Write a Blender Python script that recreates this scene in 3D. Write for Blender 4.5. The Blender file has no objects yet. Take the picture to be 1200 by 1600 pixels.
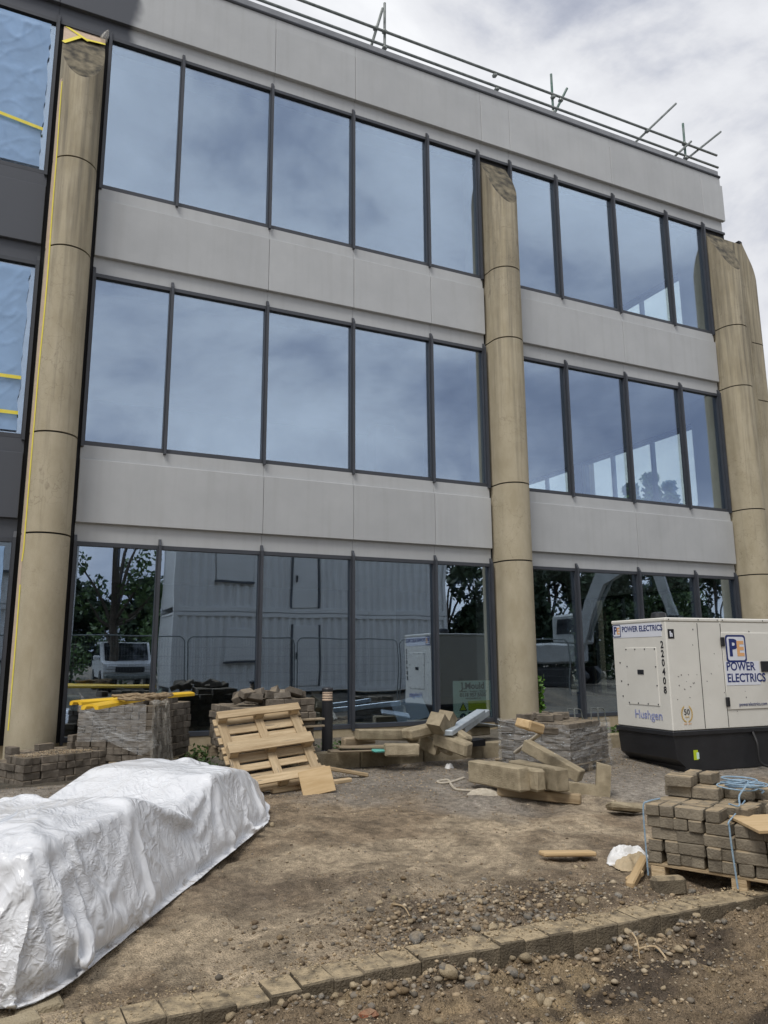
import bpy, bmesh, math, random
import numpy as np
from mathutils import Vector, Matrix, Euler
random.seed(7); rng = np.random.default_rng(11)
S = bpy.context.scene; COL = S.collection
R = math.radians

# ------------------------------------------------------------------ camera
CAM = np.array([0.0, -11.148, 1.6]); FPX = 1187.96
_yaw, _pit, _rol = R(25.3446), R(10.858), R(-0.3909)
_f = np.array([math.sin(_yaw)*math.cos(_pit), math.cos(_yaw)*math.cos(_pit), math.sin(_pit)])
_r = np.array([math.cos(_yaw), -math.sin(_yaw), 0.0]); _u = np.cross(_r, _f)
_r, _u = _r*math.cos(_rol)+_u*math.sin(_rol), -_r*math.sin(_rol)+_u*math.cos(_rol)
cam = bpy.data.objects.new('camera', bpy.data.cameras.new('camera')); COL.objects.link(cam)
M = Matrix.Identity(4)
for i in range(3):
    M[i][0], M[i][1], M[i][2], M[i][3] = _r[i], _u[i], -_f[i], CAM[i]
cam.matrix_world = M
cam.data.sensor_fit = 'VERTICAL'; cam.data.sensor_height = 24; cam.data.lens = FPX/1600*24
cam.data.clip_start = .05; cam.data.clip_end = 3000
S.camera = cam
# ------------------------------------------------------------------ sky, sun, exposure
SUN_EL, SUN_AZ = R(56), R(232)      # azimuth measured from +Y clockwise: light from the left, slightly behind the camera
W = bpy.data.worlds.new('World'); S.world = W; W.use_nodes = True
nt = W.node_tree; nt.nodes.clear()
def wn(t, **k):
    n = nt.nodes.new(t)
    for a, b in k.items(): setattr(n, a, b)
    return n
wo = wn('ShaderNodeOutputWorld'); bg = wn('ShaderNodeBackground'); bg.inputs['Strength'].default_value = .1
sky = wn('ShaderNodeTexSky', sky_type='NISHITA'); sky.sun_disc = False
sky.sun_elevation = SUN_EL; sky.sun_rotation = SUN_AZ; sky.air_density = 1.2; sky.dust_density = 2.0
tc = wn('ShaderNodeTexCoord')
mp = wn('ShaderNodeMapping'); mp.inputs['Scale'].default_value = (1, 1, 1.7); mp.inputs['Location'].default_value = (14.63, 19.0, 12.61)
n1 = wn('ShaderNodeTexNoise'); n1.inputs['Scale'].default_value = 2.4; n1.inputs['Detail'].default_value = 7; n1.inputs['Roughness'].default_value = .58; n1.inputs['Distortion'].default_value = .35
n2 = wn('ShaderNodeTexNoise'); n2.inputs['Scale'].default_value = 1.5; n2.inputs['Detail'].default_value = 5
r1 = wn('ShaderNodeValToRGB'); r1.color_ramp.elements[0].position = .31; r1.color_ramp.elements[0].color = (2.0, 2.25, 2.95, 1)
r1.color_ramp.elements[1].position = .66; r1.color_ramp.elements[1].color = (6.3, 6.4, 6.6, 1)
for _p, _c in ((.42, (3.3, 3.5, 4.1)), (.52, (5.1, 5.2, 5.5))):
    _e = r1.color_ramp.elements.new(_p); _e.color = (*_c, 1)
r2 = wn('ShaderNodeValToRGB'); r2.color_ramp.elements[0].position = .30; r2.color_ramp.elements[1].position = .42
r2.color_ramp.elements[0].color = (.85,)*3+(1,); r2.color_ramp.elements[1].color = (1,)*3+(1,)
mx = wn('ShaderNodeMix', data_type='RGBA')
L = nt.links.new
L(tc.outputs['Generated'], mp.inputs['Vector']); L(mp.outputs[0], n1.inputs['Vector']); L(mp.outputs[0], n2.inputs['Vector'])
L(n1.outputs['Fac'], r1.inputs[0]); L(n2.outputs['Fac'], r2.inputs[0])
L(r2.outputs[0], mx.inputs[0]); L(sky.outputs[0], mx.inputs[6]); L(r1.outputs[0], mx.inputs[7])
L(mx.outputs[2], bg.inputs['Color']); L(bg.outputs[0], wo.inputs[0])
sl = bpy.data.lights.new('sun', 'SUN'); sl.energy = 1.5; sl.angle = R(22); sl.color = (1, .96, .9)
sun = bpy.data.objects.new('sun', sl); COL.objects.link(sun)
_sd = Vector((math.sin(SUN_AZ)*math.cos(SUN_EL), math.cos(SUN_AZ)*math.cos(SUN_EL), math.sin(SUN_EL)))
sun.rotation_euler = _sd.to_track_quat('Z', 'Y').to_euler()
S.view_settings.view_transform = 'Standard'; S.view_settings.look = 'None'
S.view_settings.exposure = .6; S.view_settings.gamma = 1; S.view_settings.use_curve_mapping = False
S.render.engine = 'CYCLES'; S.cycles.use_denoising = True
S.cycles.max_bounces = 8; S.cycles.transparent_max_bounces = 16; S.cycles.caustics_reflective = False; S.cycles.caustics_refractive = False

# ------------------------------------------------------------------ noise (numpy)
def _h(a, b, c, s):
    n = (a.astype(np.int64)*374761393 + b.astype(np.int64)*668265263 + c.astype(np.int64)*2147483647 + s*1274126177) & 0xffffffff
    n = ((n ^ (n >> 13))*1274126177) & 0xffffffff
    n = ((n ^ (n >> 16))*2246822519) & 0xffffffff
    return ((n ^ (n >> 15)) & 0xffffff)/float(0xffffff)
def noise(x, y, z=None, s=0):
    x = np.asarray(x, float); y = np.asarray(y, float); z = np.zeros_like(x) if z is None else np.asarray(z, float)
    xi, yi, zi = np.floor(x), np.floor(y), np.floor(z)
    fx, fy, fz = x-xi, y-yi, z-zi
    fx, fy, fz = [t*t*t*(t*(t*6-15)+10) for t in (fx, fy, fz)]
    o = 0
    for dx in (0, 1):
        for dy in (0, 1):
            for dz in (0, 1):
                o = o + _h(xi+dx, yi+dy, zi+dz, s)*(fx if dx else 1-fx)*(fy if dy else 1-fy)*(fz if dz else 1-fz)
    return o*2-1
def fbm(x, y, z=None, o=4, s=0, g=.5):
    t = 0; a = 1; k = 1
    for i in range(o):
        t = t + a*noise(np.asarray(x)*k, np.asarray(y)*k, None if z is None else np.asarray(z)*k, s+i*17); a *= g; k *= 2.03
    return t
def sst(a, b, x):
    t = np.clip((x-a)/(b-a), 0, 1); return t*t*(3-2*t)

# ------------------------------------------------------------------ photo pixel -> place
def ray(px, py): return _f + _r*(px-600)/FPX - _u*(py-800)/FPX
def PZ(px, py, z=0.0):
    d = ray(px, py); return Vector(CAM + d*(z-CAM[2])/d[2])
def PY(px, py, Y=0.0):
    d = ray(px, py); return Vector(CAM + d*(Y-CAM[1])/d[1])
_kpx = [(200, 1604), (300, 1580), (420, 1550), (533, 1530), (633, 1512), (700, 1499), (850, 1470), (954, 1449), (1090, 1424), (1200, 1401), (1330, 1374)]
KERB = np.array([[*PZ(a, b, .02)[:2]] for a, b in _kpx])
_kf = np.polyfit(KERB[:, 0], KERB[:, 1], 3)
def kerb_y(x): return np.polyval(_kf, np.clip(x, .2, 6.3))
BEDY = -1.86                                    # front of the raised planting bed
def g(x, y):                                    # ground height
    x = np.asarray(x, float); y = np.asarray(y, float)
    h = .25*np.clip((y+7.0)/5.1, 0, 1)
    bed = sst(BEDY+.08, BEDY+.16, y)*sst(2.6, 3.3, x)*(1-sst(9.2, 9.6, x))
    h = h*(1-bed) + .42*bed
    low = sst(kerb_y(x)+.06, kerb_y(x)-.03, y) if False else 1-sst(kerb_y(x)-.02, kerb_y(x)+.08, y)
    h = h - (.095-.05*(1-sst(1.0, 2.2, x))+.06*np.exp(-((x-2.9)/1.0)**2)+.02*np.sin(x*3))*low*sst(-14, -10.5, y)
    h = h + .4*(1-sst(-14.2, -11.6, y))
    return h
def PG(px, py, dz=0.0):                         # pixel -> ground
    z = 0.0
    for _ in range(25):
        p = PZ(px, py, z); z = .5*z + .5*(float(g(p.x, p.y))+dz)
    return PZ(px, py, z)

# ------------------------------------------------------------------ materials
def mat(name, c1, c2=None, scale=6, rough=.8, rvar=0, bump=0, bscale=40, rand=0, dust=None, dustamt=.0, stretch=(1, 1, 1), spec=.4, metal=0, detail=6, c3=None, c3t=.62, world=False, emit=None):
    m = bpy.data.materials.new(name); m.use_nodes = True; t = m.node_tree; N = t.nodes; N.clear(); K = t.links.new
    def nn(ty, **kw):
        n = N.new(ty)
        for a, b in kw.items(): setattr(n, a, b)
        return n
    out = nn('ShaderNodeOutputMaterial'); b = nn('ShaderNodeBsdfPrincipled'); K(b.outputs[0], out.inputs[0])
    b.inputs['Roughness'].default_value = rough; b.inputs['Specular IOR Level'].default_value = spec; b.inputs['Metallic'].default_value = metal
    c2 = c2 or c1
    if world:
        gm = nn('ShaderNodeNewGeometry'); vec = gm.outputs['Position']
    else:
        tcn = nn('ShaderNodeTexCoord'); vec = tcn.outputs['Object']
    oi = nn('ShaderNodeObjectInfo')
    if not world:
        va = nn('ShaderNodeVectorMath', operation='MULTIPLY_ADD'); cx = nn('ShaderNodeCombineXYZ')
        for i, kx in enumerate((37., 71., 13.)):
            mm = nn('ShaderNodeMath', operation='MULTIPLY'); mm.inputs[1].default_value = kx; K(oi.outputs['Random'], mm.inputs[0]); K(mm.outputs[0], cx.inputs[i])
        va2 = nn('ShaderNodeVectorMath', operation='ADD'); K(vec, va2.inputs[0]); K(cx.outputs[0], va2.inputs[1]); vec = va2.outputs[0]
    ms = nn('ShaderNodeVectorMath', operation='MULTIPLY'); ms.inputs[1].default_value = stretch; K(vec, ms.inputs[0])
    n = nn('ShaderNodeTexNoise'); n.inputs['Scale'].default_value = scale; n.inputs['Detail'].default_value = detail; n.inputs['Roughness'].default_value = .62
    K(ms.outputs[0], n.inputs['Vector'])
    rp = nn('ShaderNodeValToRGB'); e = rp.color_ramp.elements
    e[0].position = .34; e[1].position = .66; e[0].color = (*c1, 1); e[1].color = (*c2, 1)
    if c3:
        q = e.new(c3t+.1); q.color = (*c3, 1)
    K(n.outputs['Fac'], rp.inputs[0]); colr = rp.outputs[0]
    if rand:
        hsv = nn('ShaderNodeHueSaturation'); mr = nn('ShaderNodeMapRange'); mr.inputs[3].default_value = 1-rand; mr.inputs[4].default_value = 1+rand
        K(oi.outputs['Random'], mr.inputs[0]); K(mr.outputs[0], hsv.inputs['Value']); K(colr, hsv.inputs['Color']); colr = hsv.outputs[0]
    if dust:
        gm2 = nn('ShaderNodeNewGeometry'); sx = nn('ShaderNodeSeparateXYZ'); K(gm2.outputs['Normal'], sx.inputs[0])
        mr = nn('ShaderNodeMapRange'); mr.inputs[1].default_value = .55; mr.inputs[2].default_value = .95; K(sx.outputs[2], mr.inputs[0])
        n3 = nn('ShaderNodeTexNoise'); n3.inputs['Scale'].default_value = 14; n3.inputs['Detail'].default_value = 5; K(vec, n3.inputs['Vector'])
        mr3 = nn('ShaderNodeMapRange'); mr3.inputs[1].default_value = .3; mr3.inputs[2].default_value = .6; mr3.inputs[4].default_value = dustamt; K(n3.outputs['Fac'], mr3.inputs[0])
        mu = nn('ShaderNodeMath', operation='MULTIPLY'); K(mr.outputs[0], mu.inputs[0]); K(mr3.outputs[0], mu.inputs[1])
        mxd = nn('ShaderNodeMix', data_type='RGBA'); K(mu.outputs[0], mxd.inputs[0]); K(colr, mxd.inputs[6]); mxd.inputs[7].default_value = (*dust, 1); colr = mxd.outputs[2]
    K(colr, b.inputs['Base Color'])
    if rvar:
        mr = nn('ShaderNodeMapRange'); mr.inputs[3].default_value = rough-rvar; mr.inputs[4].default_value = rough+rvar; K(n.outputs['Fac'], mr.inputs[0]); K(mr.outputs[0], b.inputs['Roughness'])
    if bump:
        nb = nn('ShaderNodeTexNoise'); nb.inputs['Scale'].default_value = bscale; nb.inputs['Detail'].default_value = 5; K(ms.outputs[0] if max(stretch) != min(stretch) else vec, nb.inputs['Vector'])
        bp = nn('ShaderNodeBump'); bp.inputs['Strength'].default_value = bump; bp.inputs['Distance'].default_value = .02; K(nb.outputs['Fac'], bp.inputs['Height']); K(bp.outputs[0], b.inputs['Normal'])
    if emit:
        b.inputs['Emission Color'].default_value = (*emit, 1); b.inputs['Emission Strength'].default_value = 1
    m['bsdf'] = b.name
    return m
MT = {}
MT['frame'] = mat('slate_frame', (.045, .05, .06), (.055, .06, .073), 3, .42, .08, spec=.5)
MT['gap'] = mat('black_seal', (.012, .012, .014), rough=.6)
MT['concrete'] = mat('buff_concrete', (.30, .245, .16), (.40, .335, .235), 5, .93, bump=.25, bscale=160, c3=(.26, .22, .15), stretch=(1, 1, .6), spec=.2)
MT['flash'] = mat('grey_flashing', (.2, .21, .225), (.26, .27, .29), 4, .4, .1, spec=.5)
MT['inside_wall'] = mat('inside_wall', (.30, .31, .31), (.36, .37, .37), 2, .9)
MT['inside_gloom'] = mat('inside_wall_gloom', (.07, .072, .075), (.1, .102, .105), 2, .9)  # shade of the dim ground-floor rooms put into the wall colour
MT['inside_ceiling'] = mat('inside_ceiling', (.42, .43, .43), (.5, .51, .51), 2, .9)
MT['inside_floor'] = mat('inside_floor', (.06, .06, .065), (.1, .1, .1), 3, .8)
MT['plinth'] = mat('plinth_render', (.33, .27, .17), (.42, .35, .24), 8, .9, bump=.3, bscale=60)
MT['tube'] = mat('galvanised_tube', (.16, .18, .17), (.3, .32, .31), 9, .5, .1, metal=.5)
MT['tube_green'] = mat('green_painted_tube', (.05, .14, .11), (.2, .25, .23), 9, .5, .1)
MT['paver'] = mat('grey_paver', (.105, .09, .072), (.20, .175, .145), 9, .93, bump=.5, bscale=70, rand=.28, dust=(.34, .27, .18), dustamt=.55, c3=(.27, .25, .22), c3t=.64, spec=.25)
MT['paver_tan'] = mat('weathered_paver', (.155, .133, .102), (.26, .225, .17), 9, .93, bump=.5, bscale=70, rand=.22, dust=(.44, .34, .215), dustamt=.9, spec=.25)
MT['stone'] = mat('kerb_concrete', (.26, .22, .15), (.44, .375, .265), 8, .95, bump=.7, bscale=90, rand=.15, c3=(.27, .24, .19), dust=(.36, .3, .2), dustamt=.5, spec=.2)
MT['stone_d'] = mat('dark_kerb_concrete', (.11, .092, .068), (.21, .175, .125), 8, .95, bump=.6, bscale=80, rand=.18, dust=(.46, .37, .24), dustamt=.95, spec=.2)
MT['wood'] = mat('pallet_wood', (.36, .26, .15), (.56, .44, .28), 4, .85, bump=.45, bscale=30, rand=.24, stretch=(.5, 7, 7), c3=(.25, .2, .145), c3t=.56)
MT['wood_old'] = mat('weathered_wood', (.22, .175, .12), (.36, .295, .205), 5, .9, bump=.4, bscale=30, rand=.2, stretch=(.25, 6, 6), c3=(.16, .13, .09))
MT['ply'] = mat('plywood', (.47, .33, .17), (.58, .43, .25), 6, .8, bump=.15, bscale=30, stretch=(.4, 3, 3), rand=.08, c3=(.36, .25, .13), c3t=.66)
MT['black'] = mat('black_metal', (.014, .015, .018), (.022, .023, .027), 5, .45, .1, spec=.5)
MT['rubber'] = mat('black_rubber', (.015, .015, .016), rough=.6)
MT['cream'] = mat('cream_paint', (.68, .67, .62), (.74, .73, .68), 2.2, .42, .08, spec=.45, c3=(.60, .575, .51), c3t=.62)
MT['yellow'] = mat('yellow_plastic', (.72, .44, .02), (.8, .52, .04), 8, .5, .1)
MT['tape'] = mat('yellow_tape', (.78, .66, .06), (.83, .72, .12), 12, .55)
MT['paper'] = mat('brown_paper', (.50, .38, .28), (.58, .45, .34), 9, .8, bump=.3, bscale=20)
MT['white'] = mat('white_paper', (.75, .77, .8), rough=.6)
MT['decal_blue'] = mat('navy_decal', (.02, .035, .16), rough=.4)
MT['decal_or'] = mat('orange_decal', (.75, .42, .2), rough=.4)
MT['decal_bk'] = mat('black_decal', (.015, .015, .02), rough=.4)
MT['decal_w'] = mat('white_decal', (.74, .77, .85), (.7, .73, .8), 8, .35)
MT['decal_hg'] = mat('faded_blue_decal', (.13, .17, .42), (.5, .52, .68), 30, .4)
MT['gold'] = mat('gold_decal', (.62, .42, .12), rough=.4)
MT['rope'] = mat('blue_rope', (.22, .36, .5), (.4, .52, .62), 60, .8, bump=.5, bscale=300)
MT['rope_w'] = mat('dirty_rope', (.42, .37, .29), (.58, .53, .44), 30, .9, bump=.4, bscale=200)
MT['strap'] = mat('brown_webbing', (.2, .14, .08), (.32, .25, .16), 30, .85, bump=.4, bscale=120)
MT['steel'] = mat('galvanised_steel', (.45, .52, .58), (.58, .64, .69), 8, .45, .1, metal=.35, rand=.1)
MT['turq'] = mat('turquoise_paint', (.08, .42, .38), (.14, .36, .3), 8, .6)
MT['cabin'] = mat('cabin_grey', (.70, .70, .68), (.76, .76, .74), 2, .5)
MT['cabin_d'] = mat('cabin_trim', (.1, .105, .115), rough=.5)
MT['bark'] = mat('bark', (.05, .04, .03), (.11, .09, .07), 12, .95, bump=.6, bscale=25)
MT['leaf'] = mat('leaf_green', (.03, .065, .018), (.085, .14, .035), 3, .6, rand=.25)
MT['leaf_d'] = mat('leaf_dark', (.015, .032, .013), (.04, .07, .025), 3, .6, rand=.25)
MT['leaf_h'] = mat('leaf_hedge', (.04, .085, .02), (.11, .18, .045), 3, .6)
MT['ivy'] = mat('ivy_leaf', (.06, .16, .02), (.14, .28, .04), 20, .45)
MT['car'] = mat('white_car_paint', (.7, .71, .72), rough=.25, spec=.5)
MT['dark_glass'] = mat('dark_glass', (.01, .012, .015), rough=.08, spec=.8)
MT['lamp'] = mat('headlamp', (.6, .62, .65), rough=.15, spec=.8)
MT['digger'] = mat('digger_paint', (.3, .31, .3), (.38, .39, .38), 3, .45)
MT['hivis'] = mat('hivis_red', (.6, .12, .06), rough=.6)
MT['sack'] = mat('white_sack', (.7, .7, .69), (.8, .8, .8), 8, .5, .1, bump=.4, bscale=25)
MT['panelblue'] = mat('pale_blue_board', (.3, .38, .55), (.38, .46, .62), 5, .5)
MT['sign'] = mat('pale_sign', (.60, .80, .72), (.64, .83, .76), 4, .5)
MT['sign_g'] = mat('sign_lime', (.5, .62, .03), rough=.5)
MT['sign_b'] = mat('sign_navy', (.02, .05, .09), rough=.5)

def panel_mat():                                 # light grey cladding, sprayed dark slate towards the left end
    m = mat('cladding', (.42, .432, .44), (.47, .483, .49), 1.2, .5, .08, world=True, spec=.4, rand=.035)
    t = m.node_tree; N = t.nodes; K = t.links.new; b = N[m['bsdf']]
    src = b.inputs['Base Color'].links[0].from_socket
    gm = N.new('ShaderNodeNewGeometry'); sx = N.new('ShaderNodeSeparateXYZ'); K(gm.outputs['Position'], sx.inputs[0])
    # run-off streaks
    st = N.new('ShaderNodeVectorMath'); st.operation = 'MULTIPLY'; st.inputs[1].default_value = (9, 9, .5); K(gm.outputs['Position'], st.inputs[0])
    n = N.new('ShaderNodeTexNoise'); n.inputs['Scale'].default_value = 1.1; n.inputs['Detail'].default_value = 5; K(st.outputs[0], n.inputs['Vector'])
    mr = N.new('ShaderNodeMapRange'); mr.inputs[1].default_value = .5; mr.inputs[2].default_value = .85; mr.inputs[4].default_value = .18; K(n.outputs['Fac'], mr.inputs[0])
    mx1 = N.new('ShaderNodeMix'); mx1.data_type = 'RGBA'; K(mr.outputs[0], mx1.inputs[0]); K(src, mx1.inputs[6]); mx1.inputs[7].default_value = (.25, .24, .22, 1)
    # sprayed end
    nz = N.new('ShaderNodeTexNoise'); nz.inputs['Scale'].default_value = 2.5; K(gm.outputs['Position'], nz.inputs['Vector'])
    ad = N.new('ShaderNodeMath'); ad.operation = 'MULTIPLY_ADD'; ad.inputs[1].default_value = .35; K(nz.outputs['Fac'], ad.inputs[0]); K(sx.outputs[0], ad.inputs[2])
    mr2 = N.new('ShaderNodeMapRange'); mr2.interpolation_type = 'SMOOTHSTEP'; mr2.inputs[1].default_value = 1.02; mr2.inputs[2].default_value = 1.22; K(ad.outputs[0], mr2.inputs[0])
    gt = N.new('ShaderNodeMath'); gt.operation = 'LESS_THAN'; gt.inputs[1].default_value = 11.0; K(sx.outputs[2], gt.inputs[0])
    gx = N.new('ShaderNodeMath'); gx.operation = 'GREATER_THAN'; gx.inputs[1].default_value = .3; K(sx.outputs[0], gx.inputs[0])
    an = N.new('ShaderNodeMath'); an.operation = 'MULTIPLY'; K(gt.outputs[0], an.inputs[0]); K(gx.outputs[0], an.inputs[1])
    mxx = N.new('ShaderNodeMath'); mxx.operation = 'MAXIMUM'; K(an.outputs[0], mxx.inputs[0]); K(mr2.outputs[0], mxx.inputs[1])
    mx2 = N.new('ShaderNodeMix'); mx2.data_type = 'RGBA'; K(mxx.outputs[0], mx2.inputs[0]); mx2.inputs[6].default_value = (.075, .082, .098, 1); K(mx1.outputs[2], mx2.inputs[7])
    K(mx2.outputs[2], b.inputs['Base Color'])
    return m
MT['panel'] = panel_mat()

def column_mat():                                # buff concrete with rain-streaked grey tops
    m = mat('column_concrete', (.385, .335, .235), (.475, .42, .31), 3.5, .93, bump=.3, bscale=120, world=True, spec=.2, c3=(.33, .285, .21), stretch=(1, 1, .5))
    t = m.node_tree; N = t.nodes; K = t.links.new; b = N[m['bsdf']]; src = b.inputs['Base Color'].links[0].from_socket
    gm = N.new('ShaderNodeNewGeometry'); st = N.new('ShaderNodeVectorMath'); st.operation = 'MULTIPLY'; st.inputs[1].default_value = (11, 11, .45); K(gm.outputs['Position'], st.inputs[0])
    n = N.new('ShaderNodeTexNoise'); n.inputs['Scale'].default_value = 1; n.inputs['Detail'].default_value = 7; n.inputs['Roughness'].default_value = .65; K(st.outputs[0], n.inputs['Vector'])
    sx = N.new('ShaderNodeSeparateXYZ'); K(gm.outputs['Position'], sx.inputs[0])
    mz = N.new('ShaderNodeMapRange'); mz.inputs[1].default_value = 2; mz.inputs[2].default_value = 10.6; mz.inputs[3].default_value = -.2; mz.inputs[4].default_value = .15; K(sx.outputs[2], mz.inputs[0])
    ad = N.new('ShaderNodeMath'); ad.operation = 'ADD'; K(n.outputs['Fac'], ad.inputs[0]); K(mz.outputs[0], ad.inputs[1])
    mr = N.new('ShaderNodeMapRange'); mr.inputs[1].default_value = .46; mr.inputs[2].default_value = .82; mr.inputs[4].default_value = .82; K(ad.outputs[0], mr.inputs[0])
    mx1 = N.new('ShaderNodeMix'); mx1.data_type = 'RGBA'; K(mr.outputs[0], mx1.inputs[0]); K(src, mx1.inputs[6]); mx1.inputs[7].default_value = (.125, .115, .098, 1)
    # lichen and soot on the weathered sloping cut
    sn = N.new('ShaderNodeSeparateXYZ'); K(gm.outputs['True Normal'], sn.inputs[0])
    mn = N.new('ShaderNodeMapRange'); mn.inputs[1].default_value = .2; mn.inputs[2].default_value = .38; K(sn.outputs[2], mn.inputs[0])
    n4 = N.new('ShaderNodeTexNoise'); n4.inputs['Scale'].default_value = 7; n4.inputs['Detail'].default_value = 6; K(gm.outputs['Position'], n4.inputs['Vector'])
    r4 = N.new('ShaderNodeValToRGB'); r4.color_ramp.elements[0].color = (.06, .057, .05, 1); r4.color_ramp.elements[0].position = .35; r4.color_ramp.elements[1].color = (.24, .21, .15, 1); r4.color_ramp.elements[1].position = .68; K(n4.outputs['Fac'], r4.inputs[0])
    mx3 = N.new('ShaderNodeMix'); mx3.data_type = 'RGBA'; K(mn.outputs[0], mx3.inputs[0]); K(mx1.outputs[2], mx3.inputs[6]); K(r4.outputs[0], mx3.inputs[7])
    # hairline map cracking
    vo = N.new('ShaderNodeTexVoronoi'); vo.feature = 'DISTANCE_TO_EDGE'; vo.inputs['Scale'].default_value = 5
    nd = N.new('ShaderNodeTexNoise'); nd.inputs['Scale'].default_value = 6; K(gm.outputs['Position'], nd.inputs['Vector'])
    va = N.new('ShaderNodeVectorMath'); va.operation = 'MULTIPLY_ADD'; va.inputs[1].default_value = (.35,)*3; K(nd.outputs['Color'], va.inputs[0]); K(gm.outputs['Position'], va.inputs[2]); K(va.outputs[0], vo.inputs['Vector'])
    mc = N.new('ShaderNodeMapRange'); mc.inputs[1].default_value = 0; mc.inputs[2].default_value = .025; mc.inputs[3].default_value = .32; mc.inputs[4].default_value = 0; K(vo.outputs['Distance'], mc.inputs[0])
    nm = N.new('ShaderNodeTexNoise'); nm.inputs['Scale'].default_value = .9; K(gm.outputs['Position'], nm.inputs['Vector'])
    m5 = N.new('ShaderNodeMapRange'); m5.inputs[1].default_value = .48; m5.inputs[2].default_value = .58; K(nm.outputs['Fac'], m5.inputs[0])
    m6 = N.new('ShaderNodeMath'); m6.operation = 'MULTIPLY'; K(mc.outputs[0], m6.inputs[0]); K(m5.outputs[0], m6.inputs[1])
    mx4 = N.new('ShaderNodeMix'); mx4.data_type = 'RGBA'; K(m6.outputs[0], mx4.inputs[0]); K(mx3.outputs[2], mx4.inputs[6]); mx4.inputs[7].default_value = (.1, .085, .06, 1)
    K(mx4.outputs[2], b.inputs['Base Color'])
    return m
MT['column'] = column_mat()

def glass_mat(name, tr, gl, base, wob=.0):
    m = bpy.data.materials.new(name); m.use_nodes = True; t = m.node_tree; N = t.nodes; N.clear(); K = t.links.new
    o = N.new('ShaderNodeOutputMaterial'); mx = N.new('ShaderNodeMixShader'); a = N.new('ShaderNodeBsdfTransparent'); b = N.new('ShaderNodeBsdfGlossy')
    a.inputs[0].default_value = (*tr, 1); b.inputs[0].default_value = (*gl, 1); b.inputs['Roughness'].default_value = 0.004
    fr = N.new('ShaderNodeLayerWeight'); fr.inputs[0].default_value = .5
    pw = N.new('ShaderNodeMath'); pw.operation = 'POWER'; pw.inputs[1].default_value = 4.0; K(fr.outputs['Facing'], pw.inputs[0])
    ad = N.new('ShaderNodeMath'); ad.operation = 'MULTIPLY_ADD'; ad.use_clamp = True; ad.inputs[1].default_value = .7*(1-base); ad.inputs[2].default_value = base
    K(pw.outputs[0], ad.inputs[0]); K(ad.outputs[0], mx.inputs[0]); K(a.outputs[0], mx.inputs[1]); K(b.outputs[0], mx.inputs[2]); K(mx.outputs[0], o.inputs[0])
    if wob:
        gm = N.new('ShaderNodeNewGeometry'); n = N.new('ShaderNodeTexNoise'); n.inputs['Scale'].default_value = 1.3; n.inputs['Detail'].default_value = 1
        K(gm.outputs['Position'], n.inputs['Vector']); bp = N.new('ShaderNodeBump'); bp.inputs['Strength'].default_value = wob; bp.inputs['Distance'].default_value = .01
        K(n.outputs['Fac'], bp.inputs['Height']); K(bp.outputs[0], b.inputs['Normal']); 
    return m
MT['glass'] = glass_mat('coated_glass', (.92, .975, .965), (.68, .81, 1.0), .38, .14)
MT['glass_clear'] = glass_mat('clear_glass', (.95, .985, .98), (.9, .95, 1.0), .04)
def film_mat(name, col, op, rough, bump, bs, stretch=(1, 1, 1)):
    m = bpy.data.materials.new(name); m.use_nodes = True; t = m.node_tree; N = t.nodes; N.clear(); K = t.links.new
    o = N.new('ShaderNodeOutputMaterial'); mx = N.new('ShaderNodeMixShader'); a = N.new('ShaderNodeBsdfTransparent'); b = N.new('ShaderNodeBsdfPrincipled')
    b.inputs['Base Color'].default_value = (*col, 1); b.inputs['Roughness'].default_value = rough; b.inputs['Specular IOR Level'].default_value = .8
    tcn = N.new('ShaderNodeTexCoord'); ms = N.new('ShaderNodeVectorMath'); ms.operation = 'MULTIPLY'; ms.inputs[1].default_value = stretch; K(tcn.outputs['Object'], ms.inputs[0])
    n = N.new('ShaderNodeTexNoise'); n.inputs['Scale'].default_value = bs; n.inputs['Detail'].default_value = 6; n.inputs['Distortion'].default_value = .6; K(ms.outputs[0], n.inputs['Vector'])
    bp = N.new('ShaderNodeBump'); bp.inputs['Strength'].default_value = bump; bp.inputs['Distance'].default_value = .05; K(n.outputs['Fac'], bp.inputs['Height']); K(bp.outputs[0], b.inputs['Normal'])
    mr = N.new('ShaderNodeMapRange'); mr.inputs[1].default_value = .3; mr.inputs[2].default_value = .7; mr.inputs[3].default_value = max(0, op-.2); mr.inputs[4].default_value = min(1, op+.2); K(n.outputs['Fac'], mr.inputs[0])
    K(mr.outputs[0], mx.inputs[0]); K(a.outputs[0], mx.inputs[1]); K(b.outputs[0], mx.inputs[2]); K(mx.outputs[0], o.inputs[0])
    return m
MT['mask_film'] = film_mat('blue_masking_film', (.27, .43, .68), .95, .2, .10, 2.2)
MT['wrap'] = film_mat('stretch_film', (.6, .61, .61), .2, .16, .35, 9, (1, 1, 8))
MT['torn'] = film_mat('torn_film', (.68, .66, .6), .24, .3, .5, 14, (2, 2, .4))

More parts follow.
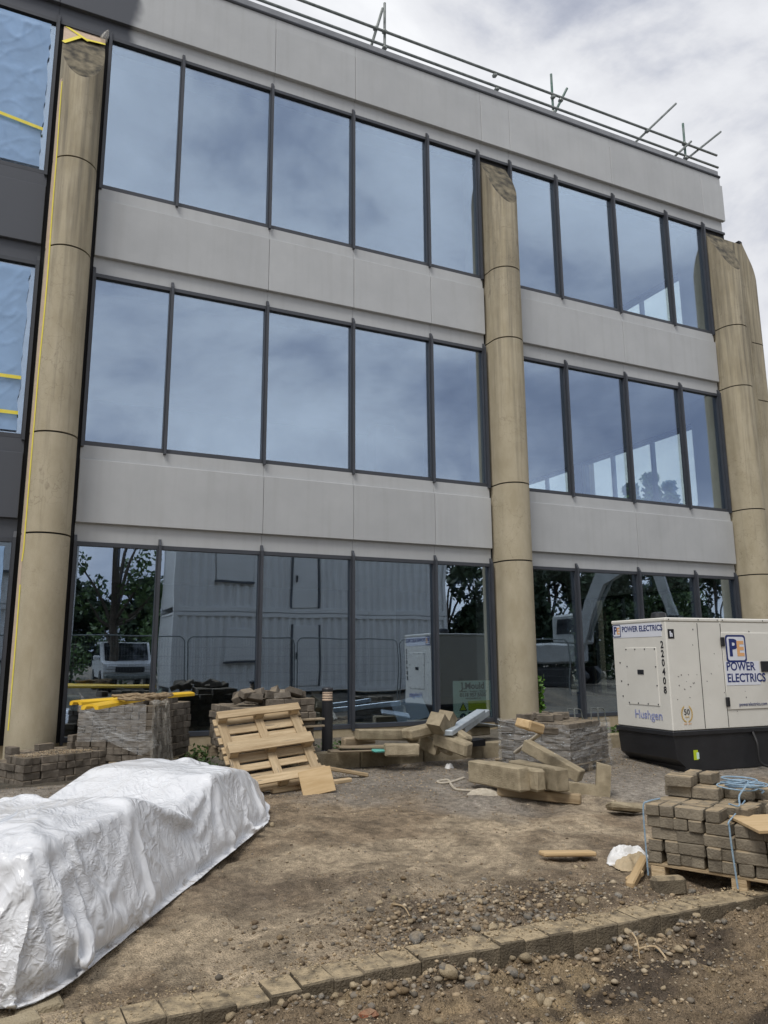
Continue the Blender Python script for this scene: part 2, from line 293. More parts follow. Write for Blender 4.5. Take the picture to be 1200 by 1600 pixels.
# ------------------------------------------------------------------ mesh helpers
def vcube(sx, sy, sz):
    return [(x*sx/2, y*sy/2, z*sz/2) for x in (-1, 1) for y in (-1, 1) for z in (-1, 1)], [(0, 1, 3, 2), (4, 6, 7, 5), (0, 4, 5, 1), (2, 3, 7, 6), (0, 2, 6, 4), (1, 5, 7, 3)]
def bevbox(sx, sy, sz, b=.006, jit=0):
    """chamfered box, 24 verts, 26 faces, centred"""
    V = []; idx = {}
    h = (sx/2, sy/2, sz/2); b = min(b, min(h)*.6)
    for x in (-1, 1):
        for y in (-1, 1):
            for z in (-1, 1):
                for ax in range(3):
                    p = [x*h[0], y*h[1], z*h[2]]
                    for k in range(3):
                        if k != ax: p[k] -= (x, y, z)[k]*b
                    idx[(x, y, z, ax)] = len(V)
                    V.append(tuple(c+(random.uniform(-jit, jit) if jit else 0) for c in p))
    F = []
    for ax in range(3):
        a, c = [(1, 2), (2, 0), (0, 1)][ax]
        for s in (-1, 1):
            def key(u, v, A):
                k = [0, 0, 0]; k[ax] = s; k[a] = u; k[c] = v; return idx[(*k, A)]
            q = [key(-1, -1, ax), key(1, -1, ax), key(1, 1, ax), key(-1, 1, ax)]
            F.append(tuple(q if s > 0 else q[::-1]))
    for ax in range(3):                          # edges along ax
        a, c = [(1, 2), (2, 0), (0, 1)][ax]
        for u in (-1, 1):
            for v in (-1, 1):
                def k2(e, A):
                    k = [0, 0, 0]; k[ax] = e; k[a] = u; k[c] = v; return idx[(*k, A)]
                q = [k2(-1, a), k2(1, a), k2(1, c), k2(-1, c)]
                F.append(tuple(q if u*v < 0 else q[::-1]))
    for x in (-1, 1):
        for y in (-1, 1):
            for z in (-1, 1):
                q = [idx[(x, y, z, k)] for k in range(3)]
                F.append(tuple(q if x*y*z > 0 else q[::-1]))
    return V, F
class MB:
    def __init__(s): s.v = []; s.f = []
    def add(s, vf, m=None):
        o = len(s.v); v, f = vf
        s.v += [tuple(m @ Vector(p)) for p in v] if m is not None else list(v)
        s.f += [tuple(i+o for i in q) for q in f]; return s
    def box(s, x0, x1, y0, y1, z0, z1, b=0):
        vf = bevbox(x1-x0, y1-y0, z1-z0, b) if b else vcube(x1-x0, y1-y0, z1-z0)
        return s.add(vf, Matrix.Translation(((x0+x1)/2, (y0+y1)/2, (z0+z1)/2)))
    def tube(s, pts, rad, n=10, cap=True):
        pts = [Vector(p) for p in pts]; o = len(s.v); k = len(pts)
        if not hasattr(rad, '__len__'): rad = [rad]*k
        up = None
        for i, p in enumerate(pts):
            d = (pts[min(i+1, k-1)]-pts[max(i-1, 0)]).normalized()
            if up is None: up = Vector((0, 0, 1)) if abs(d.z) < .9 else Vector((1, 0, 0))
            a = d.cross(up).normalized(); up = a.cross(d).normalized()
            for j in range(n):
                t = 2*math.pi*j/n; s.v.append(tuple(p + (a*math.cos(t)+up*math.sin(t))*rad[i]))
        for i in range(k-1):
            for j in range(n):
                a0 = o+i*n+j; b0 = o+i*n+(j+1) % n; s.f.append((a0, a0+n, b0+n, b0))
        if cap:
            s.f.append(tuple(o+j for j in range(n))); s.f.append(tuple(o+(k-1)*n+n-1-j for j in range(n)))
        return s
    def prism(s, poly, y0, y1):                  # polygon in x,z extruded along y
        o = len(s.v); n = len(poly)
        s.v += [(x, y0, z) for x, z in poly]+[(x, y1, z) for x, z in poly]
        s.f += [tuple(o+i for i in range(n)), tuple(o+n+n-1-i for i in range(n))]
        s.f += [(o+i, o+n+i, o+n+(i+1) % n, o+(i+1) % n) for i in range(n)]
        return s
    def lathe(s, prof, n=20, c=(0, 0)):          # profile (r, z)
        o = len(s.v); k = len(prof)
        for r_, z in prof:
            for j in range(n):
                t = 2*math.pi*j/n; s.v.append((c[0]+r_*math.cos(t), c[1]+r_*math.sin(t), z))
        for i in range(k-1):
            for j in range(n): s.f.append((o+i*n+j, o+i*n+(j+1) % n, o+(i+1)*n+(j+1) % n, o+(i+1)*n+j))
        s.f.append(tuple(o+n-1-j for j in range(n))); s.f.append(tuple(o+(k-1)*n+j for j in range(n)))
        return s
    def mesh(s, name, m, smooth=False, fix=False):
        me = bpy.data.meshes.new(name); me.from_pydata(s.v, [], s.f); me.materials.append(MT[m] if isinstance(m, str) else m)
        if fix:
            bm = bmesh.new(); bm.from_mesh(me); bmesh.ops.recalc_face_normals(bm, faces=bm.faces); bm.to_mesh(me); bm.free()
        if smooth: me.shade_smooth(); me.set_sharp_from_angle(angle=R(38))
        me.update(); return me
    def build(s, name, m, parent=None, loc=(0, 0, 0), rot=(0, 0, 0), smooth=False, fix=False):
        return ob(name, s.mesh(name, m, smooth, fix), parent, loc, rot)
def ob(name, me, parent=None, loc=(0, 0, 0), rot=(0, 0, 0)):
    o = bpy.data.objects.new(name, me); COL.objects.link(o); o.parent = parent; o.location = loc; o.rotation_euler = rot
    return o
def tag(o, label, cat, group=None, kind=None):
    if label: o['label'] = label
    if cat: o['category'] = cat
    if group: o['group'] = group
    o['kind'] = kind or 'thing'
    return o
def thing(name, label, cat, loc=(0, 0, 0), rot=(0, 0, 0), group=None):
    return tag(ob(name, None, None, loc, rot), label, cat, group)
def npmesh(name, V, F, m, smooth=True, col=None):
    """V (n,3) array, F (m,k) index array"""
    me = bpy.data.meshes.new(name); V = np.asarray(V, np.float32); F = np.asarray(F, np.int32); k = F.shape[1]
    me.vertices.add(len(V)); me.vertices.foreach_set('co', V.ravel())
    me.loops.add(F.size); me.loops.foreach_set('vertex_index', F.ravel())
    me.polygons.add(len(F)); me.polygons.foreach_set('loop_start', np.arange(0, F.size, k, dtype=np.int32)); me.polygons.foreach_set('loop_total', np.full(len(F), k, np.int32))
    me.update(calc_edges=True); me.validate()
    if col is not None:
        at = me.attributes.new('Col', 'FLOAT_COLOR', 'POINT'); c = np.ones((len(V), 4), np.float32); c[:, :3] = col; at.data.foreach_set('color', c.ravel())
    if smooth: me.polygons.foreach_set('use_smooth', np.ones(len(F), bool))
    me.materials.append(MT[m] if isinstance(m, str) else m); return me
def gridfaces(nu, nv, wrap=False):
    i = np.arange(nu-1)[:, None]; j = np.arange(nv if wrap else nv-1)[None, :]
    a = i*nv+j; b = i*nv+(j+1) % nv
    return np.stack([a, b, b+nv, a+nv], -1).reshape(-1, 4)
def text(body, size, m, parent, loc, rot, bold=0, ax='CENTER', sx=1.0, name='lettering'):
    c = bpy.data.curves.new('t', 'FONT'); c.body = body; c.size = size; c.align_x = ax; c.align_y = 'CENTER'; c.offset = bold; c.extrude = .0008; c.resolution_u = 3
    o = bpy.data.objects.new('t', c); COL.objects.link(o); bpy.context.view_layer.update()
    me = bpy.data.meshes.new_from_object(o.evaluated_get(bpy.context.evaluated_depsgraph_get())); bpy.data.objects.remove(o)
    me.materials.clear(); me.materials.append(MT[m]); q = ob(name, me, parent, loc, rot); q.scale = (sx, 1, 1); return q

# ================================================================== GROUND
def blob(px, py, rx, ry, x, y, z=.03):
    p = PZ(px, py, z); d = ((x-p.x)/rx)**2+((y-p.y)/ry)**2; return np.exp(-d)
def ground_detail(x, y):
    low = 1-sst(kerb_y(x)-.05, kerb_y(x)+.05, y)
    low = low*sst(-10.5, -9.6, y)
    n = fbm(x*1.3, y*1.3, o=3, s=3)*.022 + fbm(x*5, y*5, o=4, s=5)*.014 + .012*np.clip(fbm(x*17, y*17, o=3, s=6), 0, 1)*sst(-.2, .4, fbm(x*1.1, y*1.1, o=2, s=13))
    n = n - .022*np.exp(-((np.mod(x*.62-y*.78+.15*noise(x*.8, y*.8, s=14), 1.9)-.9)/.16)**2)*(1-sst(-4.6, -4.0, y))   # old wheel tracks
    n = n*(1-.6*sst(-4.5, -3.5, y))
    rough = fbm(x*9, y*9, o=4, s=9, g=.6)
    heap = blob(740, 1415, 1.0, .35, x, y)*.05 + blob(560, 1385, .55, .3, x, y)*.03
    n = n + heap*(1+.7*rough) + heap*.35*np.abs(fbm(x*16, y*16, o=2, s=31))
    rid = 1-np.abs(fbm(x*2.2, y*2.2, o=3, s=21))
    n2 = fbm(x*2.1, y*2.1, o=3, s=8)*.05 + rough*.026 + rid*.04 + np.abs(fbm(x*22, y*22, o=3, s=41))*.02
    n2 = n2 + blob(750, 1530, .45, .16, x, y, -.1)*.07*(1+.6*rough) + blob(980, 1480, .6, .2, x, y, -.1)*.06*(1+.5*rough) + blob(430, 1590, .4, .15, x, y, -.1)*.04
    n2 = n2 - .045*(.5+.5*np.sin((y+.25*x)*9+2*noise(x*1.5, y*1.5, s=77)))*sst(-8.0, -8.4, y)   # wheel ruts
    k = np.exp(-((y-kerb_y(x)-.11)/.16)**2)*sst(.2, .6, x)                      # keep soil just under the kerb tops
    n = n*(1-.8*k) - .022*k
    return n*(1-low) + n2*low
xs = np.unique(np.concatenate([np.linspace(-400, -20, 12), np.linspace(-20, -2, 19), np.arange(-2, 9.6, .03), np.linspace(9.6, 20, 22), np.linspace(20, 400, 14)]))
ys = np.unique(np.concatenate([np.linspace(-400, -40, 10), np.linspace(-40, -10, 24), np.arange(-10, -6.4, .02), np.arange(-6.4, -1.4, .035), np.linspace(-1.4, 20, 24), np.linspace(20, 400, 12)]))
GX, GY = np.meshgrid(xs, ys, indexing='ij')
near = sst(-3, -2, GX)*(1-sst(9.5, 10.5, GX))*sst(-10.2, -9.5, GY)*(1-sst(-1.6, -1.2, GY))
GZ = g(GX, GY) + ground_detail(GX, GY)*near
low = (1-sst(kerb_y(GX)-.05, kerb_y(GX)+.05, GY))
wob = fbm(GX*.9, GY*.9, o=4, s=51)
asph = sst(-4.6, -3.2, GY+wob*.9+.25*(GX-4))
tan = np.array([.30, .24, .165]); brn = np.array([.20, .153, .102]); drk = np.array([.078, .06, .043]); asp = np.array([.18, .16, .135]); mud = np.array([.19, .142, .09])
c = tan+(brn-tan)*(sst(-.3, .4, fbm(GX*1.7, GY*1.7, o=4, s=61))[..., None]); c = c*(1-.30*sst(.0, .5, fbm(GX*4.5, GY*4.5, o=4, s=62)))[..., None]
c = c*(1-asph[..., None]) + asp*asph[..., None]*(1+.2*wob[..., None])
dk = np.clip(blob(740, 1420, 1.1, .42, GX, GY)+.8*blob(560, 1385, .6, .25, GX, GY)+.7*blob(1040, 1330, .8, .35, GX, GY)+.5*blob(1000, 1380, .6, .3, GX, GY), 0, 1)*np.clip(.75+.6*fbm(GX*4, GY*4, o=3, s=71), 0, 1)
side_dk = np.clip(blob(390, 1400, .5, .5, GX, GY)*.9, 0, 1)                         # darker strip beside the sheeted bundle
dk = np.clip(dk+.75*side_dk, 0, 1)
c = c*(1-dk[..., None])+drk*1.25*dk[..., None]
c2 = mud+(drk-mud)*sst(-.25, .35, fbm(GX*1.4+3, GY*3, o=4, s=81))[..., None]
tanp = sst(.15, .55, fbm(GX*2.4, GY*2.4, o=3, s=91))[..., None]
c2 = c2*(1-tanp)+np.array([.27, .2, .115])*tanp
c = c*(1-low[..., None])+.82*c2*low[..., None]
bed = sst(BEDY+.1, BEDY+.2, GY)*(1-sst(9.2, 9.6, GX))
c = c*(1-.75*bed[..., None])+np.array([.05, .042, .028])*.75*bed[..., None]
far = 1-near
c = c*(1-.6*far[..., None])+np.array([.13, .12, .1])*.6*far[..., None]
def soil_mat():
    m = bpy.data.materials.new('soil'); m.use_nodes = True; t = m.node_tree; N = t.nodes; K = t.links.new; b = N['Principled BSDF']
    at = N.new('ShaderNodeAttribute'); at.attribute_name = 'Col'
    gm = N.new('ShaderNodeNewGeometry')
    def nz(sc, d=6, ro=.6):
        n = N.new('ShaderNodeTexNoise'); n.inputs['Scale'].default_value = sc; n.inputs['Detail'].default_value = d; n.inputs['Roughness'].default_value = ro; K(gm.outputs['Position'], n.inputs['Vector']); return n
    a, b2, d = nz(14, 8, .7), nz(110, 4), nz(3.2, 6)
    def mapr(n, lo, hi, f0=.3, f1=.7):
        r_ = N.new('ShaderNodeMapRange'); r_.inputs[1].default_value = f0; r_.inputs[2].default_value = f1; r_.inputs[3].default_value = lo; r_.inputs[4].default_value = hi; K(n.outputs['Fac'], r_.inputs[0]); return r_
    m1 = N.new('ShaderNodeMath'); m1.operation = 'MULTIPLY'; K(mapr(a, .5, 1.5).outputs[0], m1.inputs[0]); K(mapr(b2, .6, 1.4).outputs[0], m1.inputs[1])
    m2 = N.new('ShaderNodeMath'); m2.operation = 'MULTIPLY'; K(m1.outputs[0], m2.inputs[0]); K(mapr(d, .8, 1.2).outputs[0], m2.inputs[1])
    vm = N.new('ShaderNodeVectorMath'); vm.operation = 'SCALE'; K(at.outputs['Color'], vm.inputs[0]); K(m2.outputs[0], vm.inputs['Scale']); K(vm.outputs[0], b.inputs['Base Color'])
    K(mapr(d, .6, 1.0).outputs[0], b.inputs['Roughness']); b.inputs['Specular IOR Level'].default_value = .22
    vo = N.new('ShaderNodeTexVoronoi'); vo.inputs['Scale'].default_value = 75; K(gm.outputs['Position'], vo.inputs['Vector'])
    ad = N.new('ShaderNodeMath'); ad.operation = 'MULTIPLY_ADD'; ad.inputs[1].default_value = -.5; K(vo.outputs['Distance'], ad.inputs[0]); K(a.outputs['Fac'], ad.inputs[2])
    ad2 = N.new('ShaderNodeMath'); ad2.operation = 'MULTIPLY_ADD'; ad2.inputs[1].default_value = .6; K(b2.outputs['Fac'], ad2.inputs[0]); K(ad.outputs[0], ad2.inputs[2])
    bp = N.new('ShaderNodeBump'); bp.inputs['Strength'].default_value = 1.0; bp.inputs['Distance'].default_value = .026; K(ad2.outputs[0], bp.inputs['Height']); K(bp.outputs[0], b.inputs['Normal'])
    return m
MT['soil'] = soil_mat()
c = c*1.56; c = c*.95+c.mean(-1, keepdims=True)*.05
ground = ob('ground', npmesh('ground', np.stack([GX, GY, GZ], -1).reshape(-1, 3), gridfaces(len(xs), len(ys))[:, ::-1], 'soil', True, c.reshape(-1, 3)))
ground['kind'] = 'structure'
def gz(x, y): return float(g(x, y)+ground_detail(np.array(x), np.array(y)))

# ------------------------------------------------------------------ stones and gravel
def pebble_mat():
    m = bpy.data.materials.new('pebbles'); m.use_nodes = True; t = m.node_tree; N = t.nodes; K = t.links.new; b = N['Principled BSDF']
    at = N.new('ShaderNodeAttribute'); at.attribute_name = 'Col'; n = N.new('ShaderNodeTexNoise'); n.inputs['Scale'].default_value = 60; n.inputs['Detail'].default_value = 4
    gm = N.new('ShaderNodeNewGeometry'); K(gm.outputs['Position'], n.inputs['Vector']); r_ = N.new('ShaderNodeMapRange'); r_.inputs[3].default_value = .65; r_.inputs[4].default_value = 1.35; K(n.outputs['Fac'], r_.inputs[0])
    vm = N.new('ShaderNodeVectorMath'); vm.operation = 'SCALE'; K(at.outputs['Color'], vm.inputs[0]); K(r_.outputs[0], vm.inputs['Scale']); K(vm.outputs[0], b.inputs['Base Color'])
    b.inputs['Roughness'].default_value = .9; b.inputs['Specular IOR Level'].default_value = .2; return m
MT['pebble'] = pebble_mat()
_bm = bmesh.new(); bmesh.ops.create_icosphere(_bm, subdivisions=1, radius=1); ICO_V = np.array([v.co[:] for v in _bm.verts]); ICO_F = np.array([[v.index for v in f.verts] for f in _bm.faces]); _bm.free()
def pebbles(name, P, size, cols, parent=None):
    n = len(P); k = len(ICO_V)
    V = ICO_V[None]*(1+rng.uniform(-.28, .28, (n, k, 1)))*size[:, None, None]*np.stack([np.ones(n), rng.uniform(.6, 1, n), rng.uniform(.4, .8, n)], -1)[:, None, :]
    a = rng.uniform(0, 6.28, n); ca, sa = np.cos(a)[:, None], np.sin(a)[:, None]
    V = np.stack([V[..., 0]*ca-V[..., 1]*sa, V[..., 0]*sa+V[..., 1]*ca, V[..., 2]], -1)+P[:, None, :]
    F = (ICO_F[None]+(np.arange(n)*k)[:, None, None]).reshape(-1, 3)
    C = np.repeat(cols, k, 0)
    return ob(name, npmesh(name, V.reshape(-1, 3), F, 'pebble', False, C), parent)
PALB = np.array([[.32, .25, .165], [.22, .165, .105], [.16, .14, .115], [.36, .30, .215], [.12, .09, .06], [.23, .20, .16], [.19, .14, .085], [.14, .105, .068]])
N0 = 300000
cx = rng.uniform(-1.2, 8.8, N0); cy = -10.0+8.3*rng.beta(1.0, 1.15, N0)
lowc = cy < kerb_y(cx)
wgt = np.where(lowc, .55+.5*sst(-.1, .4, fbm(cx*2.2, cy*2.2, o=3, s=15)), .16+.35*sst(0, .5, fbm(cx*1.4, cy*1.4, o=3, s=16))+1.2*blob(740, 1425, 1.0, .4, cx, cy)+.5*blob(560, 1385, .6, .25, cx, cy)+.4*sst(-4.5, -3, cy)+.6*np.exp(-((cy-kerb_y(cx)-.25)/.15)**2))
wgt = wgt*(1-.65*(cy > kerb_y(cx)+.3)*(1-sst(-4.4, -3.6, cy))*(1-np.clip(1.6*blob(740, 1425, 1.1, .45, cx, cy), 0, 1)))
keep = rng.uniform(0, 1, N0) < np.clip(wgt, 0, 1)*.55
cx, cy = cx[keep], cy[keep]; n_ = len(cx)
sz = .0035+.0105*rng.power(.35, n_)**1.6
boost = 1+1.0*blob(740, 1425, .9, .3, cx, cy)+.5*(cy < kerb_y(cx))*(blob(750, 1530, .5, .2, cx, cy, -.1)+blob(980, 1480, .6, .25, cx, cy, -.1)); sz = sz*boost
cz = g(cx, cy)+ground_detail(cx, cy)+sz*.05
pc = PALB[rng.integers(0, len(PALB), n_)]*rng.uniform(.8, 1.5, (n_, 1))
pc_k = np.array([.40, .32, .21]); onk = (cy > kerb_y(cx)+.0) & (cy < kerb_y(cx)+.22) & (cx > .2)
pc[onk] = pc_k*rng.uniform(.75, 1.2, (onk.sum(), 1)); cz[onk] = .045+sz[onk]*.25; sz[onk] *= .8
# broken rubble along the kerb and on the heap
rx, ry, rs = [], [], []
for (px_, py_, sx_, sy_, n__, z_) in ((735, 1535, .5, .13, 900, -.1), (985, 1482, .62, .14, 900, -.1), (740, 1430, .8, .22, 900, .03), (470, 1585, .5, .1, 350, -.1), (880, 1590, 1.0, .2, 300, -.1), (1080, 1440, .5, .1, 250, -.1)):
    p_ = PZ(px_, py_, z_); rx.append(rng.normal(p_.x, sx_, n__)); ry.append(rng.normal(p_.y, sy_, n__)); rs.append(.006+.022*rng.power(.4, n__)**1.8)
rx, ry, rs = np.concatenate(rx), np.concatenate(ry), np.concatenate(rs); okr = ~((ry > kerb_y(rx)-.02) & (ry < kerb_y(rx)+.24)); rx, ry, rs = rx[okr], ry[okr], rs[okr]
cx, cy, sz = np.concatenate([cx, rx]), np.concatenate([cy, ry]), np.concatenate([sz, rs]); cz = np.concatenate([cz, g(rx, ry)+ground_detail(rx, ry)+rs*.25]); pc = np.concatenate([pc, PALB[rng.integers(0, 7, len(rx))]*rng.uniform(.8, 1.3, (len(rx), 1))])
onk = np.concatenate([onk, np.zeros(len(rx), bool)])
gravel = pebbles('gravel', np.stack([cx, cy, cz], -1), sz, pc); gravel['kind'] = 'stuff'; gravel['label'] = 'loose gravel and clods of soil scattered over the ground'; gravel['category'] = 'gravel'
# single stones, pieces of the ground
def stone_meshes():
    out = []
    for k in range(7):
        bm = bmesh.new(); bmesh.ops.create_icosphere(bm, subdivisions=2, radius=1)
        for v in bm.verts:
            c_ = np.array(v.co[:]); d = 1+.3*float(noise(c_[0]*1.3+k*9, c_[1]*1.3, c_[2]*1.3, s=k))+.16*float(noise(c_[0]*3, c_[1]*3+k*5, c_[2]*3, s=k+5))
            v.co = v.co*d
        # knock flats off it
        for q in range(4):
            nrm = Vector(rng.normal(size=3)).normalized(); off = .68
            for v in bm.verts:
                d = v.co.dot(nrm)-off
                if d > 0: v.co -= nrm*d*.85
        me = bpy.data.meshes.new('stone'); bm.to_mesh(me); bm.free(); me.shade_smooth(); out.append(me)
    return out
SM = stone_meshes()
MT['st1'] = mat('stone_grey', (.16, .15, .135), (.29, .27, .235), 3, .9, bump=.5, bscale=9, rand=.3, dust=(.29, .225, .145), dustamt=.85, spec=.25)
MT['st2'] = mat('stone_buff', (.3, .24, .155), (.46, .38, .26), 3, .9, bump=.5, bscale=9, rand=.3, dust=(.34, .26, .16), dustamt=.5, spec=.25)
SM2 = []
for i, me in enumerate(SM):
    for mm in ('st1', 'st2'):
        q = me.copy(); q.materials.append(MT[mm]); SM2.append(q)
def stone(px, py, r, flat=.7, m=None, sink=.36):
    p = PG(px, py); q = random.choice(SM2) if m is None else SM2[random.randrange(7)*2+m]
    o = ob('stone', q, ground, (p.x, p.y, gz(p.x, p.y)+r*flat*(1-sink*2)), (random.uniform(-.3, .3), random.uniform(-.3, .3), random.uniform(0, 6.3)))
    o.scale = (r, r*random.uniform(.65, .95), r*flat); return o
for px, py, r_, m_ in [(908, 1415, .045, 1), (700, 1487, .03, 0), (770, 1456, .04, 1), (745, 1455, .03, 0), (648, 1470, .04, 0), (680, 1450, .022, 0), (790, 1505, .05, 0), (815, 1502, .055, 0), (670, 1535, .05, 1), (720, 1540, .045, 1), (755, 1545, .06, 1), (700, 1565, .05, 1), (740, 1570, .045, 0), (690, 1540, .035, 1), (520, 1545, .035, 0), (545, 1510, .025, 0),
                       (1020, 1462, .035, 1), (1045, 1450, .04, 1), (985, 1480, .03, 1), (955, 1490, .035, 1), (1080, 1440, .035, 1), (470, 1565, .03, 1), (395, 1560, .03, 1), (360, 1590, .03, 1), (425, 1290, .03, 1), (650, 1465, .045, 0)]:
    stone(px, py, r_, m=m_)
def sprinkle(n, cxp, cyp, sx, sy, r0, r1):
    for _ in range(n): stone(random.gauss(cxp, sx), min(1615, random.gauss(cyp, sy)), random.uniform(r0, r1))
sprinkle(75, 730, 1438, 75, 20, .012, .03)
sprinkle(40, 745, 1548, 60, 22, .015, .04)
sprinkle(45, 1000, 1480, 70, 18, .012, .032)
sprinkle(18, 500, 1560, 70, 12, .012, .03)
sprinkle(22, 880, 1400, 60, 20, .012, .025)
sprinkle(20, 620, 1400, 60, 25, .01, .022)
sprinkle(14, 1050, 1420, 70, 10, .012, .03)
sprinkle(12, 900, 1560, 150, 20, .012, .03)

# ------------------------------------------------------------------ the kerb in front: small blocks laid in a gentle curve
kerb = thing('edging_kerb', 'low curved kerb of small soil-covered concrete blocks across the muddy foreground', 'kerb')
kx = .15; KM = [MB().add(bevbox(.163, .21, .2, .006, .003)).mesh('kerb_block', 'stone_d') for _ in range(5)]
i = 0
while kx < 6.4:
    y0 = float(kerb_y(kx)); sl_ = float(kerb_y(kx+.05)-kerb_y(kx-.05))/.1; an = math.atan(sl_)
    q = ob('kerb_block', KM[i % 5], kerb, (kx-math.sin(an)*.1, y0+math.cos(an)*.1, -.062-.038*(1-float(sst(1.2, 2.2, kx)))*(.6+.4*math.sin(kx*7))+random.uniform(-.006, .006)), (random.uniform(-.02, .02), random.uniform(-.015, .015), an+random.uniform(-.012, .012)))
    kx += .164*math.cos(an); i += 1

# ================================================================== BUILDING
bld = thing('office_building', 'three-storey office building with grey cladding bands, reflective windows and round buff concrete columns', 'building')
ZH = [(.54, 3.20), (4.57, 7.185), (8.57, 11.20)]      # sill and head of each storey's windows
CR, CYC = .30, .225                                    # column radius, centre offset from the wall
CUT0, CUT1 = 11.14, 9.96                               # sloping cut: height at wall and at the front
JT = [.0, 3.22, 4.58, 7.27, 8.65, None]
def colsec(zf0, zf1, cut=False, r=CR, yc=CYC):
    """one column piece, plan = U open to the wall"""
    plan = [(-r, .05)]+[(-r*math.cos(t), -yc-r*math.sin(t)) for t in np.linspace(0, math.pi, 25)]+[(r, .05)]
    n = len(plan); V = [(x, y, zf0) for x, y in plan]
    for x, y in plan:
        V.append((x, y, (CUT0+(CUT1-CUT0)*min(1, max(0, -y)/(yc+r))) if cut else zf1))
    F = [(i, i+1, n+i+1, n+i) for i in range(n-1)]+[(n-1, 0, n, 2*n-1), tuple(range(n-1, -1, -1)), tuple(range(n, 2*n))]
    m = MB(); m.v = V; m.f = F; return m
SEG = []
for a, b in zip(JT[:-1], JT[1:]):
    me = colsec(a+.012, (b or 0)-.012, b is None).mesh('column_segment', 'column')
    me.shade_smooth(); me.set_sharp_from_angle(angle=R(30))
    SEG.append(me)
CORE = colsec(.0, CUT1-.3, False, CR-.03, CYC).mesh('column', 'gap')
FIN = {}
for z0, z1 in ZH:
    FIN[z0] = MB().add(([(x, y, z) for x in (-.019, .019) for y, z in ((.04, z0-.03), (-.085, z0-.03), (-.085, z1+.0), (-.03, z1+.09), (.04, z1+.09))],
        [(4, 3, 2, 1, 0), (5, 6, 7, 8, 9)]+[(i, (i+1) % 5, 5+(i+1) % 5, 5+i) for i in range(5)])).mesh('mullion', 'frame', fix=True)
def facade(rotz, loc, bays, cols, xend0, xend1, main):
    base = Matrix.Translation(loc) @ Matrix.Rotation(rotz, 4, 'Z')
    def put(name, me, x=0, parent=bld, tilt=None):
        o = ob(name, me, parent); mm = base @ Matrix.Translation((x, 0, 0))
        if parent is not bld: mm = Matrix.Translation((0, 0, 0))
        o.matrix_local = mm; return o
    fins = set()
    for bi, (xa, ms, xb) in enumerate(bays):
        edges = [xa]+ms+[xb]
        for fi, (z0, z1) in enumerate(ZH):
            for e0, e1 in zip(edges[:-1], edges[1:]):
                m = MB(); A = (e0+.021, e1-.021, z0, z1); B = (e0+.033, e1-.033, z0+.06, z1-.055)   # one picture-frame ring
                for yy in (-.03, .05):
                    m.v += [(A[0], yy, A[2]), (A[1], yy, A[2]), (A[1], yy, A[3]), (A[0], yy, A[3]), (B[0], yy, B[2]), (B[1], yy, B[2]), (B[1], yy, B[3]), (B[0], yy, B[3])]
                for i in range(4):
                    j = (i+1) % 4; m.f += [(i, j, 4+j, 4+i), (8+j, 8+i, 12+i, 12+j), (j, i, 8+i, 8+j), (4+i, 4+j, 12+j, 12+i)]
                w = put('window', m.mesh('window', 'frame'))
                cx_, cz_ = (e0+e1)/2, (z0+z1)/2
                gp = ob('glass_pane', MB().box(-(e1-e0)/2+.01, (e1-e0)/2-.01, -.005, .005, -(z1-z0)/2+.03, (z1-z0)/2-.03).mesh('glass_pane', 'glass' if main else 'glass_clear'), w, (cx_, .025, cz_), (random.gauss(0, .0012), 0, random.gauss(0, .0016)))
            for e in edges: put('mullion', FIN[z0], e)
            if fi < 2:                                 # spandrel between this storey's head and the next sill
                zt = ZH[fi+1][0]
                cuts = [xa-.02]+[x for k, x in enumerate(ms) if (k % 2 == 1 or main and bi == 1 and k == 2)]+[xb+.02]
                for c0, c1 in zip(cuts[:-1], cuts[1:]):
                    put('spandrel_panel', MB().box(c0+.003, c1-.003, -.075, .0, z1+.26, zt-.21, .006).mesh('spandrel_panel', 'panel'))
                    put('spandrel_strip', MB().box(c0+.002, c1-.002, -.012, .03, z1+.003, z1+.26).mesh('spandrel_strip', 'panel'))
                    put('spandrel_strip', MB().box(c0+.002, c1-.002, -.03, .03, zt-.21, zt-.003).mesh('spandrel_strip', 'panel'))
                put('spandrel_back', MB().box(xa-.05, xb+.05, .035, .12, z1-.02, zt+.02).mesh('spandrel_back', 'gap'))
    # fascia and parapet
    js = [xend0]+[x for x in ([-6.2, -3.2, -.17, 3.235, 4.733, 7.40, 8.07, 10.66, 13.345] if main else [.7, 3.3, 5.96, 6.7, 9.3, 11.96]) if xend0 < x < xend1]+[xend1]
    for c0, c1 in zip(js[:-1], js[1:]):
        cor = 0.0
        put('fascia_panel', MB().box(c0+.003, c1-.003, -.085, 0, 11.46, 12.36, .006).mesh('fascia_panel', 'panel'))
        put('fascia_strip', MB().box(c0+.002, c1-.002 - (.055 if c1 == xend1 else 0), -.012, .03, 11.203, 11.46).mesh('fascia_strip', 'panel'))
        put('parapet_strip', MB().box(c0+.002, c1-.002 - (.04 if c1 == xend1 else 0), -.06, .03, 12.363, 12.56).mesh('parapet_strip', 'panel'))
    put('fascia_back', MB().box(xend0+.02, xend1-.1, .035, .2, 11.1, 12.6).mesh('fascia_back', 'gap'))
    put('coping_bead', MB().tube([(xend0, -.06, 12.59), (xend1-.03, -.06, 12.59)], .032, 8).mesh('coping_bead', 'frame', True))
    put('coping', MB().box(xend0+.01, xend1-.04, -.045, .35, 12.615, 12.76, .01).mesh('coping', 'flash'))
